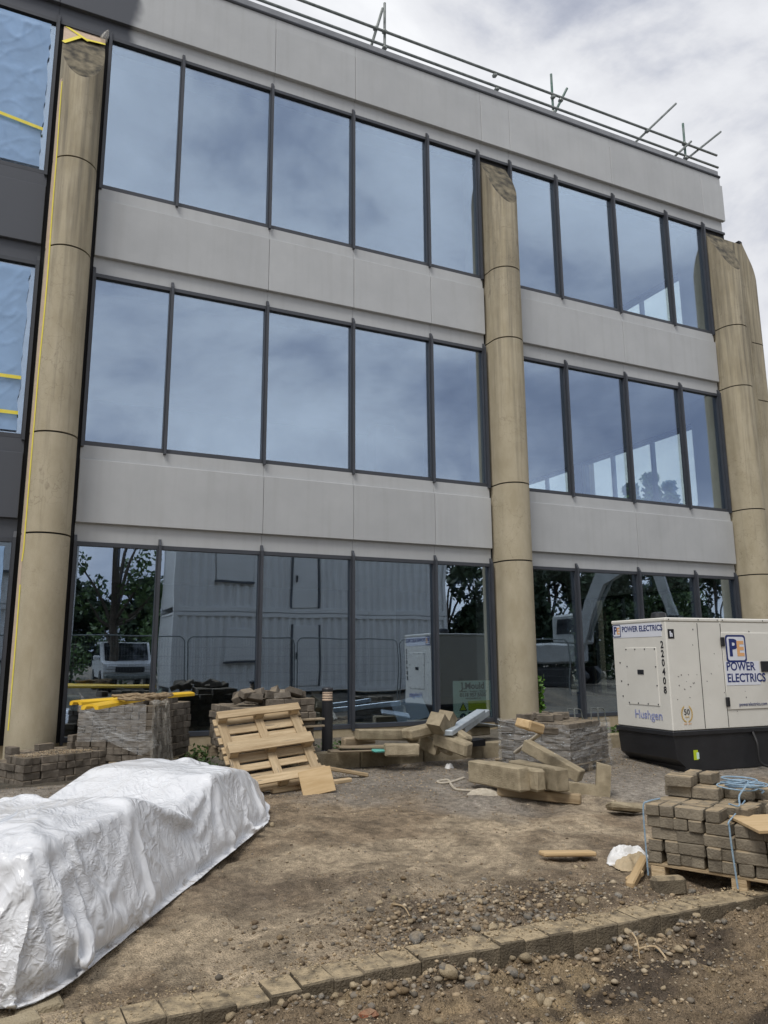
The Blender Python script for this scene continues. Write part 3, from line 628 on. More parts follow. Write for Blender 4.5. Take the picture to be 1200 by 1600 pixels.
    # head rail over the column tops
    for cx_ in cols:
        hw = .36 if main else .27
        put('column_backing', MB().box(cx_-hw, cx_+hw, .02, .1, .3, 11.2).mesh('column_backing', 'gap'))
        put('head_rail', MB().box(cx_-hw+.015, cx_+hw-.015, -.03, .018, 11.145, 11.2).mesh('head_rail', 'frame'))
        cl = put('column', CORE, cx_)
        for me in SEG: ob('column_segment', me, cl)
    put('plinth', MB().box(xend0+.2, xend1-.1, -.02, .3, -.1, .535).mesh('plinth', 'plinth'))
def bay(a, n):
    k = [a+1.125+1.5*i for i in range(n-1)]; return (a, k, k[-1]+1.125)
facade(0, (0, 0, 0), [(-5.415, [-4.29, -2.79, -1.29], -.165), bay(.585, 5)[:2]+(7.32,), bay(8.065, 4)[:2]+(13.32,)], [-5.78, .21, 7.69, 13.69], -6.2, 14.03, True)
facade(R(90), (14.71, 0, 0), [bay(.72, 4), bay(6.72, 4)], [.35, 6.35, 12.35], .70, 12.7, False)
MB().box(13.98, 14.70, .055, .645, 0, 11.10, .01).build('corner_pier', 'column', bld)
# inside: floors, ceilings, core walls, blinds
for k, (z0, z1) in enumerate(ZH):
    MB().box(-6.1, 14.5, .66, 12.4, z0-.35 if k else .0, z0-.02).build('floor_slab', 'inside_floor', bld)
    MB().box(-6.1, 13.9, .13, .655, z0-.35 if k else .0, z0-.02).build('floor_slab', 'inside_floor', bld); MB().box(-6.1, 13.9, .13, .655, z1+.02, z1+.1).build('ceiling', 'inside_ceiling', bld)
    MB().box(-6.1, 14.5, .66, 12.4, z1+.02, z1+.1).build('ceiling', 'inside_ceiling', bld)
    MB().box(-6.1, 9.3, 6.0, 6.15, z0-.02, z1+.02).build('partition_wall', 'inside_wall' if k else 'inside_gloom', bld)
    MB().box(9.2, 14.5, 12.2, 12.4, z0-.02, z1+.02).build('partition_wall', 'inside_wall', bld)
    MB().box(-6.15, -6.0, .2, 6, z0-.02, z1+.02).build('partition_wall', 'inside_wall', bld)
    for cx_, cy_ in ((.21, .45), (7.69, .45), (13.5, .45), (7.69, 5.2)):
        MB().box(cx_-.25, cx_+.25, cy_-.2, cy_+.25, z0-.02, z1+.02).build('inner_column', 'inside_wall', bld)
MB().box(10.9, 11.05, 2.6, 12.2, .52, 3.22).build('partition_wall', 'inside_gloom', bld)  # added wall, blocks the bright side windows so the ground floor looks dark
MB().box(-6.2, 14.6, .66, 12.5, 12.2, 12.4).build('roof_deck', 'flash', bld)
MB().box(-6.3, -6.2, .0, 12.5, 0, 12.6).build('end_wall', 'panel', bld)
MB().box(-6.2, 13.9, 12.5, 12.7, 0, 12.6).build('rear_wall', 'panel', bld)

# ------------------------------------------------------------------ masking for the paint spraying on the left bay
for k, (z0, z1) in enumerate(ZH):
    for (x0, x1, nm) in ((-1.27, -.26, 'beside the taped column'), (-2.74, -1.33, 'one pane away from the taped column')):
        u = np.linspace(x0+.03, x1-.005, 46); v = np.linspace(z0+.1, z1-.12, 90); U, V_ = np.meshgrid(u, v, indexing='ij')
        ed = np.minimum(np.minimum(U-u[0], u[-1]-U), np.minimum(V_-v[0], v[-1]-V_))
        w = 1-np.abs(fbm((U+V_*.6)*2.4, (V_-U*.5)*1.3+k*7, o=3, s=100+k)); w2 = 1-np.abs(fbm((U-V_)*4, V_*2.2+U, o=2, s=110+k))
        Y = -.03-(.010*w**5+.007*w2**6)*np.clip(ed/.1, .15, 1)
        Xe = U+np.where(ed < .02, .02*noise(U*9, V_*9, s=5), 0)
        f_ = ob('masking_film', npmesh('masking_film', np.stack([Xe, Y, V_], -1).reshape(-1, 3), gridfaces(46, 90), 'mask_film'))
        tag(f_, 'wrinkled blue masking film over the %s left window, %s' % (('ground-floor', 'middle-storey', 'top-storey')[k], nm), 'masking film', 'masking film on the left windows')
for (za, zb, nm, k) in ((9.39, 9.24, 'across the film on the top-storey left window', 0), (5.39, 5.39, 'upper strip across the film on the middle-storey left window', 1), (4.885, 4.885, 'lower strip across the film on the middle-storey left window', 2)):
    m = MB(); m.v = [(-1.25, -.066, za), (-.255, -.066, zb), (-.255, -.066, zb+.05), (-1.25, -.066, za+.05), (-1.25, -.063, za), (-.255, -.063, zb), (-.255, -.063, zb+.05), (-1.25, -.063, za+.05)]; m.f = [(0, 1, 2, 3), (7, 6, 5, 4), (0, 4, 5, 1), (3, 2, 6, 7), (1, 5, 6, 2), (0, 3, 7, 4)]
    tag(m.build('masking_tape', 'tape'), 'yellow masking tape, '+nm, 'tape')
# tape and paper down the left flank of the first column
m = MB(); pts = []
def colpt(t, z, off=.004):
    return Vector((.21-(CR+off)*math.cos(t), -CYC-(CR+off)*math.sin(t), z))
zz = list(np.arange(.75, 9.9, .15))
for i, z in enumerate(zz):
    t = .58+.08*float(noise(np.array(z*.6), np.array(2.), s=4))-.06*(z < 3)
    for dt in (-.045, .045): m.v.append(tuple(colpt(t+dt, z)))
for i in range(len(zz)-1):
    if not (12 <= i <= 13): m.f.append((2*i, 2*i+1, 2*i+3, 2*i+2))
tag(m.build('masking_tape', 'tape'), 'long vertical strip of yellow masking tape down the left concrete column', 'tape')
m = MB(); zz = list(np.arange(1.2, 10.0, .12))
for i, z in enumerate(zz):
    t1 = .59+.08*float(noise(np.array(z*.6), np.array(2.), s=4))-.06*(z < 3); t0 = .22+.10*float(noise(np.array(z*1.7), np.array(9.), s=6))
    for t in (t0, (t0+t1)/2, t1): m.v.append(tuple(colpt(t, z, .002)))
for i in range(len(zz)-1):
    for j in (0, 1): m.f.append((3*i+j, 3*i+j+1, 3*i+4+j, 3*i+3+j))
tag(m.build('masking_paper', 'paper'), 'narrow strip of brown masking paper along the left column edge', 'masking paper')
def cutpt(x, y, off=.006): return Vector((.21+x, y-off, CUT0+(CUT1-CUT0)*min(1, -y/(CYC+CR))+off*.4))
m = MB(); m.v = [tuple(cutpt(*p)) for p in ((-.3, -.0), (.3, -.0), (.3, -.06), (.05, -.1), (-.05, -.06), (-.295, -.2))]; m.f = [(0, 5, 4, 3, 2, 1)]
tag(m.build('masking_paper', 'paper', fix=True), 'brown paper sheet taped over the sloping top of the left column', 'masking paper')
def tape(a, b, w, off=.01):
    a, b = cutpt(*a, off), cutpt(*b, off); d = (b-a).normalized(); n = d.cross(Vector((0, -.91, .41))).normalized()*w/2
    m = MB(); m.v = [tuple(a-n), tuple(b-n), tuple(b+n), tuple(a+n)]; m.f = [(0, 1, 2, 3)]; return m
tag(tape((-.29, -.2), (-.04, -.06), .06).build('masking_tape', 'tape'), 'short yellow tape strip on the left side of the column-top paper', 'tape')
tag(tape((-.27, .0), (.06, -.1), .05, .013).build('masking_tape', 'tape'), 'yellow tape strip running diagonally over the column-top paper', 'tape')
tag(tape((.03, -.09), (.3, -.075), .045, .016).build('masking_tape', 'tape'), 'yellow tape strip along the right edge of the column-top paper', 'tape')
m = MB(); m.tube([cutpt(.28, -.03), cutpt(.27, -.04, .05), cutpt(.3, -.02, .1), cutpt(.33, -.0, .14)], [.05, .06, .04, .012], 7)
tag(m.build('loose_film', 'torn', smooth=True), 'curled loose end of pale film at the top right of the left column', 'film')

# ------------------------------------------------------------------ scaffold guard rail on the roof
rail = thing('scaffold_guardrail', 'two-rail scaffold tube guardrail along the roof edge', 'scaffolding', (0, 0, 12.4))
def rt(name, a, b, r_=.028, m='tube', ya=.75, yb=None):
    pa, pb = PY(*a, ya), PY(*b, ya if yb is None else yb); o = Vector((0, 0, 12.4))
    return MB().tube([pa-o, pb-o], r_, 10).build(name, m, rail, smooth=False)
for a, b in (((330, -52), (1120, 243)), ((330, -28), (1122, 262))): rt('rail', a, b)
for a, b in (((601, 90), (601, 5)), ((865, 186), (861, 116)), ((1072, 256), (1067, 193))): rt('post', a, b, m='tube_green' if a[0] > 800 else 'tube', ya=.80)
for a, b in (((577, 82), (598, 13)), ((865, 180), (886, 138)), ((990, 225), (1056, 162)), ((1048, 250), (1080, 221)), ((1066, 254), (1126, 206))): rt('brace', a, b, m='tube_green' if a[0] < 900 and a[0] > 800 else 'tube', ya=.86, yb=.70)
for a in ((601, 50), (601, 75), (864, 152), (864, 176), (1011, 205), (1069, 225), (1071, 247), (587, 45), (773, 118), (776, 140), (876, 157)):
    p = PY(*a, .77)-Vector((0, 0, 12.4)); MB().add(bevbox(.09, .1, .07, .015)).build('coupler', 'tube', rail, p, (0, random.uniform(-.4, .4), 0))
# its counterweight feet out of sight behind the parapet
for x in (6.0, 9.6, 13.2): MB().box(x-.3, x+.3, .62, 1.3, 0, .12, .02).build('base_weight', 'rubber', rail)


# ================================================================== WHAT STANDS BEHIND THE CAMERA (it shows in the windows)
def cabin(x0, x1, y1, z0, label, doors=(), shutters=(), H=2.62, D=2.45):
    c_ = thing('site_cabin', label, 'site cabin', (0, 0, 0), group='grey site cabins facing the building')
    y0 = y1-D
    def corr(p0, p1, out, name):                 # corrugated wall sheet
        p0, p1 = Vector(p0), Vector(p1); d = (p1-p0); n_ = max(4, int(d.length/.07)); V = []
        for i in range(n_+1):
            q = p0+d*i/n_; o = out*(.0 if i % 4 in (0, 1) else -.06); V += [(q.x+o.x, q.y+o.y, z0+.16), (q.x+o.x, q.y+o.y, z0+H-.12)]
        m = MB(); m.v = V; m.f = [(2*i, 2*i+2, 2*i+3, 2*i+1) for i in range(n_)]; m.build(name, 'cabin', c_)
    corr((x0+.1, y1-.02), (x1-.1, y1-.02), Vector((0, 1, 0)), 'wall_sheet') if False else None
    corr((x0+.1, y1-.02, 0), (x1-.1, y1-.02, 0), Vector((0, 1, 0)), 'wall_sheet')
    corr((x0+.02, y0+.1, 0), (x0+.02, y1-.1, 0), Vector((-1, 0, 0)), 'wall_sheet')
    corr((x1-.02, y0+.1, 0), (x1-.02, y1-.1, 0), Vector((1, 0, 0)), 'wall_sheet')
    corr((x0+.1, y0+.02, 0), (x1-.1, y0+.02, 0), Vector((0, -1, 0)), 'wall_sheet')
    MB().box(x0+.02, x1-.02, y0+.02, y1-.02, z0+H-.1, z0+H-.02).build('roof', 'cabin', c_)
    for yy in (y0, y1-.1):
        MB().box(x0, x1, yy, yy+.1, z0, z0+.16).build('bottom_rail', 'cabin', c_); MB().box(x0, x1, yy, yy+.1, z0+H-.13, z0+H).build('top_rail', 'cabin', c_)
    for xx in (x0, x1-.12):
        for yy in (y0, y1-.12): MB().box(xx-.003, xx+.123, yy-.003, yy+.123, z0+.003, z0+H-.003).build('corner_post', 'cabin', c_)
    for xd in doors:
        d = MB().box(xd, xd+.9, y1-.05, y1+.01, z0+.18, z0+2.2, .01).build('door', 'cabin', c_)
        MB().box(xd-.06, xd-.01, y1-.05, y1+.03, z0+.16, z0+2.25).build('door_frame', 'cabin_d', c_); MB().box(xd+.91, xd+.96, y1-.05, y1+.03, z0+.16, z0+2.25).build('door_frame', 'cabin_d', c_)
        MB().box(xd+.1, xd+.14, y1+.01, y1+.07, z0+1.05, z0+1.3).build('handle', 'black', d)
    for xd in shutters:
        d = MB().box(xd, xd+1.25, y1-.04, y1+.02, z0+1.0, z0+2.05, .01).build('window_shutter', 'cabin', c_)
        MB().box(xd-.05, xd+1.3, y1-.04, y1+.06, z0+.93, z0+.99).build('sill', 'cabin_d', d)
    return c_
CY = -14.0
cabin(4.35, 14.6, CY, .52, 'long grey corrugated site cabin at the bottom of the stack opposite the building', (8.55,), (6.1,))
cabin(4.35, 14.6, CY, 3.16, 'long grey corrugated site cabin stacked on top opposite the building', (8.5,), (5.7,))
cabin(-8.5, 1.35, CY, .52, 'grey corrugated site cabin at the bottom of the stack across the gap', (-3,), (-1.5,))
cabin(-8.5, 1.35, CY, 3.16, 'grey corrugated site cabin stacked on top across the gap', (), (-1.5,))
for x in (4.6, 9.4, 14.2, -8.2, -3.5, 1.0):
    tag(MB().box(x-.15, x+.15, CY-2.4, CY-.05, .3, .52, .02).build('timber_sleeper', 'wood_old'), 'timber sleeper carrying the stacked grey site cabins', 'sleeper', 'sleepers under the site cabins')
# mesh fence panels
FW, FH = 3.45, 2.0
ffr = MB(); rr = .2
out = [(0, 0), (0, FH-rr)]+[(rr-rr*math.cos(t), FH-rr+rr*math.sin(t)) for t in np.linspace(.3, 1.57, 5)]+[(FW-rr+rr*math.sin(t), FH-rr+rr*math.cos(t)) for t in np.linspace(0, 1.3, 5)]+[(FW, FH-rr), (FW, 0)]
ffr.tube([(x, 0, z+.12) for x, z in out], .021, 8); ffr = ffr.mesh('frame', 'tube')
fms = MB()
for i in range(1, 44): fms.tube([(i*FW/44, 0, .25), (i*FW/44, 0, FH+.08)], .0022, 3, False)
for z in np.arange(.3, 2.05, .25): fms.tube([(.02, 0.005, z), (FW-.02, 0.005, z)], .003, 3, False)
fms = fms.mesh('wire_mesh', 'tube'); ffo = MB().add(bevbox(.6, .22, .13, .03), Matrix.Translation((0, 0, .065))).mesh('foot', 'rubber')
for k in range(6):
    x0 = -2.6+3.55*k; yv = -12.1
    t = thing('fence_panel', 'temporary mesh fence panel standing in line before the grey site cabins', 'fence panel', (x0, yv, .12), (0, 0, 0), 'mesh fence panels in front of the cabins')
    ob('frame', ffr, t, (0, 0, .0)); w = ob('wire_mesh', fms, t); w['kind'] = 'stuff'; ob('foot', ffo, t, (0, 0, -.02), (0, 0, 1.57))
# trees
def leafmesh(name, C, n, rad, ls, m, seed):
    """n leaf faces in lumps around centres C (k,3) with radii rad (k)"""
    rg = np.random.default_rng(seed); k = len(C); idx = rg.integers(0, k, n); d = rg.normal(size=(n, 3)); d /= np.linalg.norm(d, axis=1)[:, None]
    P = C[idx]+d*(rad[idx]*rg.uniform(.35, 1, n)**.6)[:, None]
    a = rg.normal(size=(n, 3)); a /= np.linalg.norm(a, axis=1)[:, None]; b = np.cross(a, rg.normal(size=(n, 3))); b /= np.linalg.norm(b, axis=1)[:, None]
    s = ls*rg.uniform(.6, 1.3, n)[:, None]
    V = np.stack([P-a*s, P+b*s*.55, P+a*s, P-b*s*.55], 1).reshape(-1, 3); return npmesh(name, V, np.arange(4*n).reshape(-1, 4), m, False)
def tree(x, y, h, w, label, m='leaf_d', seed=1, conif=False, n=7000, ls=.11, group='trees beyond the site cabins', trunk_h=None, z0=.3):
    rg = np.random.default_rng(seed); t = thing('tree', label, 'tree', (x, y, z0), group=group)
    th = trunk_h or h*.3; tm = MB(); tm.tube([(0, 0, -.1), (.1, .05, th*.6), (0, .1, th), (.1, 0, h*.85)], [h*.022, h*.018, h*.014, h*.004], 8)
    C = []; Rr = []
    if conif:
        for z in np.linspace(th*.6, h, 14):
            rr_ = w*(1-(z-th*.6)/(h-th*.6))*.9+.15
            for q in range(6):
                a = rg.uniform(0, 6.28); e = rr_*rg.uniform(.3, .9); C.append((e*math.cos(a), e*math.sin(a), z-e*.25)); Rr.append(.35+rr_*.25)
    else:
        for q in range(26):
            a = rg.uniform(0, 6.28); zz_ = rg.uniform(0, 1); e = w*math.sin(math.pi*(.12+.8*zz_))*rg.uniform(.25, .95)
            p = (e*math.cos(a), e*math.sin(a), th*.8+zz_*(h-th*.8)); C.append(p); Rr.append(w*rg.uniform(.2, .36))
            if q % 2 == 0: tm.tube([(0, 0, min(th, p[2]*.7)), (p[0]*.5, p[1]*.5, p[2]*.8), p], [h*.009, h*.006, h*.002], 5)
    tm.build('trunk', 'bark', t, smooth=True)
    cr = ob('crown', leafmesh('crown', np.array(C), n, np.array(Rr), ls, m, seed+50), t); return t
tree(3.0, -19.0, 9.0, 2.2, 'slim sparse broadleaf tree in the gap between the grey site cabins', 'leaf', 3, n=1700, ls=.12, trunk_h=2.6)
for i, (x, y, h, w, cn) in enumerate([(15.6, -20, 7.2, 3.0, 0), (19, -22, 7.8, 3.4, 0), (22.5, -20.5, 7.4, 3.0, 1), (26, -23, 8.0, 3.6, 0), (30, -22, 7.5, 3.2, 1), (34.5, -24, 8, 3.6, 0), (17.3, -26, 8.6, 3.4, 1), (40, -24, 8, 3.6, 0)]):
    tree(x, y, h, w, ['tall dark broadleaf tree in the row beyond the site cabins', 'tall dark conifer in the row beyond the site cabins'][cn], 'leaf_d', 20+i, bool(cn), n=9000, ls=.17)
for i, (x, y, h, w) in enumerate([(-4, -31, 5.6, 3.4), (1.5, -33, 5.2, 3.4), (7, -32, 5.6, 3.4), (12, -34, 6, 3.4)]):
    tree(x, y, h, w, 'broad dark tree on the skyline far behind the site cabins', 'leaf_d', 40+i, n=6000, ls=.2, group='trees on the skyline')
hx = rng.uniform(-9, 42, 90); hc = np.stack([hx, -25+rng.uniform(-.6, .6, 90), rng.uniform(.5, 3.0, 90)], -1)
hd = thing('hedge', 'long bright green hedge behind the parked pickup and site cabins', 'hedge', (0, 0, .3))
ob('foliage', leafmesh('foliage', hc, 20000, np.full(90, .9), .1, 'leaf_h', 5), hd)
st_ = MB()
for x in np.arange(-8, 42, 2.0): st_.tube([(x, -25, -.1), (x+.1, -25, 2)], .05, 5)
q = st_.build('stems', 'bark', hd); q['kind'] = 'stuff'
# trees beyond the far corner, seen through the corner glazing
for i, (px, py, d, h, w) in enumerate([(1015, 748, 46, 9.5, 2.6), (1045, 760, 50, 8.5, 2.4), (985, 765, 44, 8.0, 2.2), (1105, 775, 48, 7.5, 2.4)]):
    dv = ray(px, py); dv = dv/np.linalg.norm(dv); p = CAM+dv*d
    tree(p[0], p[1], p[2], w, 'conifer standing beyond the far corner of the office building', 'leaf', 60+i, True, n=4500, ls=.16, group='conifers beyond the corner', z0=.0)
for i, (x, y, h, w) in enumerate([(21, 3, 4.6, 2.2), (22, 7, 5.0, 2.4), (21.5, 11, 4.8, 2.3), (23, 15, 5.2, 2.6), (25, 20, 5.4, 2.8), (20.5, -.5, 3.6, 1.8)]):
    tree(x, y, h, w, 'bushy dark tree in the row beside the far end of the building', 'leaf_d', 80+i, n=5000, ls=.16, group='trees beside the building end', trunk_h=.9, z0=0)
# pickup
pk = thing('pickup_truck', 'white pickup truck parked in the gap between the site cabins', 'pickup', (3.55, -20.5, .4), (0, 0, R(90)))
MB().prism([(-2.5, .45), (2.45, .45), (2.55, .7), (2.5, 1.0), (1.5, 1.12), (.75, 1.75), (-.7, 1.78), (-.95, 1.1), (-2.5, 1.1)], -.88, .88).build('body', 'car', pk, fix=True)
MB().prism([(1.56, 1.10), (.86, 1.70), (.82, 1.70), (1.52, 1.10)], -.76, .76).build('windscreen', 'dark_glass', pk, (.05, 0, .02), fix=True)
for s in (-1, 1):
    MB().prism([(-.65, 1.15), (1.2, 1.15), (.7, 1.66), (-.6, 1.68)], s*.885-.01, s*.885+.01).build('side_window', 'dark_glass', pk, fix=True)
    MB().box(2.46, 2.57, s*.6-.2, s*.6+.2, .78, .96, .03).build('headlight', 'lamp', pk)
    MB().box(.95, 1.15, s*1.0-.12, s*1.0+.12, 1.12, 1.3, .04).build('mirror', 'car', pk)
    for xw in (-1.6, 1.55):
        w = MB(); w.lathe([(.1, -.12), (.36, -.12), (.38, -.06), (.38, .06), (.36, .12), (.1, .12)], 20); q = w.build('wheel', 'rubber', pk, (xw, s*.8, .38), (R(90), 0, 0))
        MB().lathe([(.2, -.125), (.2, .125)], 14).build('rim', 'tube', q)
MB().box(2.5, 2.585, -.5, .5, .68, .9, .02).build('grille', 'black', pk); MB().box(2.4, 2.66, -.85, .85, .42, .6, .04).build('bumper', 'tube', pk)
# excavator
ex = thing('excavator', 'grey tracked excavator with raised boom standing beside the dark trees', 'excavator', (20.5, -15.5, .4), (0, 0, R(60)))
for s in (-1, 1): MB().prism([(-1.9, .35), (-1.6, .05), (1.6, .05), (1.9, .35), (1.9, .5), (1.6, .8), (-1.6, .8), (-1.9, .5)], s*1.0-.28, s*1.0+.28).build('track', 'rubber', ex, fix=True)
MB().box(-1.9, 1.2, -1.25, 1.25, .95, 1.75, .08).build('upper_body', 'digger', ex); MB().box(-2.3, -1.85, -1.2, 1.2, .95, 1.9, .12).build('counterweight', 'digger', ex)
cb = MB().box(-.1, 1.5, -1.25, -.2, 1.75, 3.0, .08).build('cab', 'digger', ex); MB().box(.1, 1.52, -1.27, -.18, 2.1, 2.85, .05).build('cab_window', 'dark_glass', cb)
MB().prism([(1.0, 1.5), (1.5, 1.4), (2.6, 4.1), (4.6, 5.2), (4.5, 5.5), (2.3, 4.6)], .05, .45).build('boom', 'digger', ex, fix=True)
MB().prism([(4.1, 5.6), (4.7, 5.6), (5.3, 2.6), (5.0, 2.5)], .1, .4).build('stick', 'digger', ex, fix=True)
MB().prism([(4.9, 2.7), (5.4, 2.7), (5.3, 1.9), (4.6, 1.5), (4.2, 1.9), (4.6, 2.2)], -.2, .7).build('bucket', 'black', ex, fix=True)
MB().tube([(1.8, .25, 1.9), (3.0, .25, 4.5)], .07, 8).build('ram', 'tube', ex); MB().tube([(2.9, .25, 4.9), (4.3, .25, 5.7)], .06, 8).build('ram', 'tube', ex)

# ================================================================== THINGS ON THE SITE
def beam(name, a, b, w, h, m, label=None, cat=None, parent=None, bev=.01, roll=0, group=None, jit=0):
    """bar from a to b (its underside centre line), width w, height h"""
    a, b = Vector(a), Vector(b); d = b-a; L_ = d.length
    mm = MB().add(bevbox(L_, w, h, bev, jit), Matrix.Translation((0, 0, h/2)))
    q = d.to_track_quat('X', 'Z').to_euler(); o = mm.build(name, m, parent, (a+b)/2)
    o.rotation_mode = 'QUATERNION'; o.rotation_quaternion = d.to_track_quat('X', 'Z') @ Euler((roll, 0, 0)).to_quaternion()
    if label: tag(o, label, cat, group)
    return o
def gp(px, py, dz=0): p = PG(px, py); return Vector((p.x, p.y, float(g(p.x, p.y))+dz))
BV = {}
for nm in ('paver', 'paver_tan'):
    BV[nm] = [MB().add(bevbox(.197, .097, .078, .006, .003)).mesh('paver', nm) for _ in range(6)]
def stack(root, nx, ny, courses, m='paver', z0=.0, keep=None, jit=.004, H=.081, onedge=False, solid_top=1, seed=1):
    """pavers on a nx x ny grid of 0.1 m cells, corner at the local origin, running +x,+y"""
    rg = random.Random(seed); cnt = 0
    for k in range(courses):
        lay = []
        mode = (k+seed) % 3
        if mode == 0:
            lay = [(2*i, j, 0) for i in range(nx//2) for j in range(ny)]
        elif mode == 1:
            lay = [(i, 2*j, 1) for i in range(nx) for j in range(ny//2)]
        else:                                    # mixed bond
            for i in range(nx//2):
                for j in range(ny//2):
                    lay += [(2*i, 2*j, 0), (2*i, 2*j+1, 0)] if (i+j) % 2 else [(2*i, 2*j, 1), (2*i+1, 2*j, 1)]
        for (i, j, o) in lay:
            w, h = (2, 1) if o == 0 else (1, 2)
            edge = i == 0 or j == 0 or i+w >= nx or j+h >= ny
            top = k >= courses-solid_top
            if keep is not None:
                kp = keep(i, j, k, w, h)
                if kp == 0: continue
                if kp == 2: top = True
            if not (edge or top): continue
            ob('paver', rg.choice(BV[m]), root, ((i+w/2)*.1+rg.gauss(0, jit), (j+h/2)*.1+rg.gauss(0, jit), z0+(k+.5)*H), (0, 0, (0 if o == 0 else math.pi/2)+rg.gauss(0, jit*4)+rg.choice((0, math.pi)))); cnt += 1
    return cnt
def pallet_base(root, lx, ly, h=.12, m='wood_old'):
    for i in range(5): MB().add(bevbox(lx+.04, .1, .02, .003)).build('deck_board', m, root, (lx/2, .05+i*(ly-.1)/4, h-.011))
    for i in range(3):
        for j in range(3): MB().add(bevbox(.1, .1, h-.022, .004)).build('block', m, root, (.05+i*(lx-.1)/2, .05+j*(ly-.1)/2, (h-.022)/2))

# ---- low paver stack, left
p = gp(34, 1229)
t = thing('paver_stack', 'low half-used stack of grey pavers with gravel on top, beside the white sheeted bundle', 'paver stack', p, (0, 0, R(25)))
stack(t, 16, 8, 4, 'paver', -.03, keep=lambda i, j, k, w, h: 0 if (k == 3 and (j+h > 4 and i < 3 or i > 9 and j > 3)) else (2 if k >= 2 else 1), seed=2, jit=.007)
for (x, y, a, z) in ((.25, .75, 0, 3), (.47, .73, .1, 3), (.75, .68, 0, 3), (.85, .45, .05, 4), (.5, .55, .03, 4), (1.02, .7, 0, 3), (.86, .46, .1, 5), (1.25, .55, 1.5, 4), (.12, .55, 1.5, 4), (1.3, .7, 0, 4)):
    ob('paver', random.choice(BV['paver']), t, (x, y, -.03+(z+.5)*.081), (0, 0, a))
n_ = 2600; gx_ = rng.normal(.42, .22, n_); gy_ = rng.normal(.2, .09, n_); ok = (gx_ > .02) & (gx_ < 1.3) & (gy_ > .01) & (gy_ < .38); gx_, gy_ = gx_[ok], gy_[ok]
hgt = .035*np.exp(-((gx_-.42)/.25)**2-((gy_-.2)/.1)**2)
q = pebbles('gravel', np.stack([gx_, gy_, -.03+4*.081+.004+hgt*rng.uniform(.3, 1, len(gx_))], -1), rng.uniform(.004, .011, len(gx_)), PALB[rng.integers(0, 4, len(gx_))]*rng.uniform(.9, 1.3, (len(gx_), 1)), t); q['kind'] = 'stuff'
# ---- tall paver stack with torn wrap
p = gp(237, 1197); p = PZ(238, 1193, .40); p.z = float(g(p.x, p.y))
t = thing('paver_stack', 'tall stack of grey pavers in torn clear wrap with yellow strips lying on it', 'paver stack', p, (0, 0, R(54)))
pallet_base(t, 1.0, 1.0, .16)
NT = 8
stack(t, 10, 10, NT, 'paver', .16, keep=lambda i, j, k, w, h: 0 if (k == NT-1 and i > 6 and j > 7) else 1, seed=5, jit=.006)
for (x, y, a) in ((.12, .22, .1), (.1, .5, .3), (.3, .35, 0), (.45, .12, 1.4), (.62, .1, 0), (.2, .1, .2)):
    ob('paver', random.choice(BV['paver']), t, (x, y, .16+(NT+.5)*.081), (0, 0, a))
TT = p.copy(); TTOP = p.z+.16+NT*.081
def strip(pts, w0, name, m, parent, fold=5, amp=.03, seed=0, nu=60, nv=14):
    """draped strip of film following pts (centre line), with width vector w0(s)"""
    pts = np.array([list(q) for q in pts], float); s_ = np.linspace(0, 1, len(pts)); u = np.linspace(0, 1, nu); C_ = np.stack([np.interp(u, s_, pts[:, k]) for k in range(3)], -1)
    v = np.linspace(-.5, .5, nv); wd = np.array([w0(t_) for t_ in u]); V = C_[:, None, :]+wd[:, None, :]*v[None, :, None]
    U, Vv = np.meshgrid(u, v, indexing='ij'); V[..., 1] -= amp*np.abs(np.sin(Vv*fold*3+2*noise(U*3, Vv*4, s=seed))); V[..., 0] += amp*.7*noise(U*4, Vv*9, s=seed+3); V[..., 2] += .4*amp*noise(U*6, Vv*6, s=seed+5)
    return ob(name, npmesh(name, V.reshape(-1, 3), gridfaces(nu, nv), m, True), parent)
# torn film hanging down the near corner (local coords of the stack)
strip([(.18, .28, .93), (.1, .1, .9), (.04, -.03, .84), (.02, -.06, .5), (.05, -.08, .02)], lambda s: (.10+.14*s, -.10-.06*s, .0), 'torn_wrap', 'torn', t, 7, .035, 2)
strip([(-.02, .95, .83), (-.025, .6, .5), (-.03, .2, .35), (-.02, -.02, .45)], lambda s: (0, .1, .28-.1*s), 'torn_wrap', 'wrap', t, 4, .015, 4)
strip([(-.03, .98, .6), (-.035, .7, .6), (-.03, .1, .62)], lambda s: (0, 0, .42), 'torn_wrap', 'wrap', t, 4, .008, 9)
# yellow strips on top
yo = thing('kerb_ramp_strip', 'pair of yellow edging strips lying across the tall paver stack', 'edging strip', (0, 0, 0))
for k, (a, b, dz) in enumerate((((118, 1102), (296, 1087), .0), ((140, 1109), (230, 1092), .0))):
    pa, pb = PZ(*a, TTOP+.09), PZ(*b, TTOP+.10); d = (pb-pa).normalized(); mm = MB(); sd = Vector((-d.y, d.x, 0))
    L_ = (pb-pa).length; prof = [(-.08, 0), (-.08, .03), (-.06, .042), (-.02, .05), (.02, .05), (.06, .042), (.08, .03), (.08, 0), (.05, 0), (.03, .03), (-.03, .03), (-.05, 0)]
    mm.v = [(0, x, z) for x, z in prof]+[(L_, x, z) for x, z in prof]; n_ = len(prof)
    mm.f = [tuple(range(n_)), tuple(range(2*n_-1, n_-1, -1))]+[(i, n_+i, n_+(i+1) % n_, (i+1) % n_) for i in range(n_)]
    o = mm.build('strip', 'yellow', yo, pa, fix=True); o.rotation_mode = 'QUATERNION'; o.rotation_quaternion = d.to_track_quat('X', 'Z')
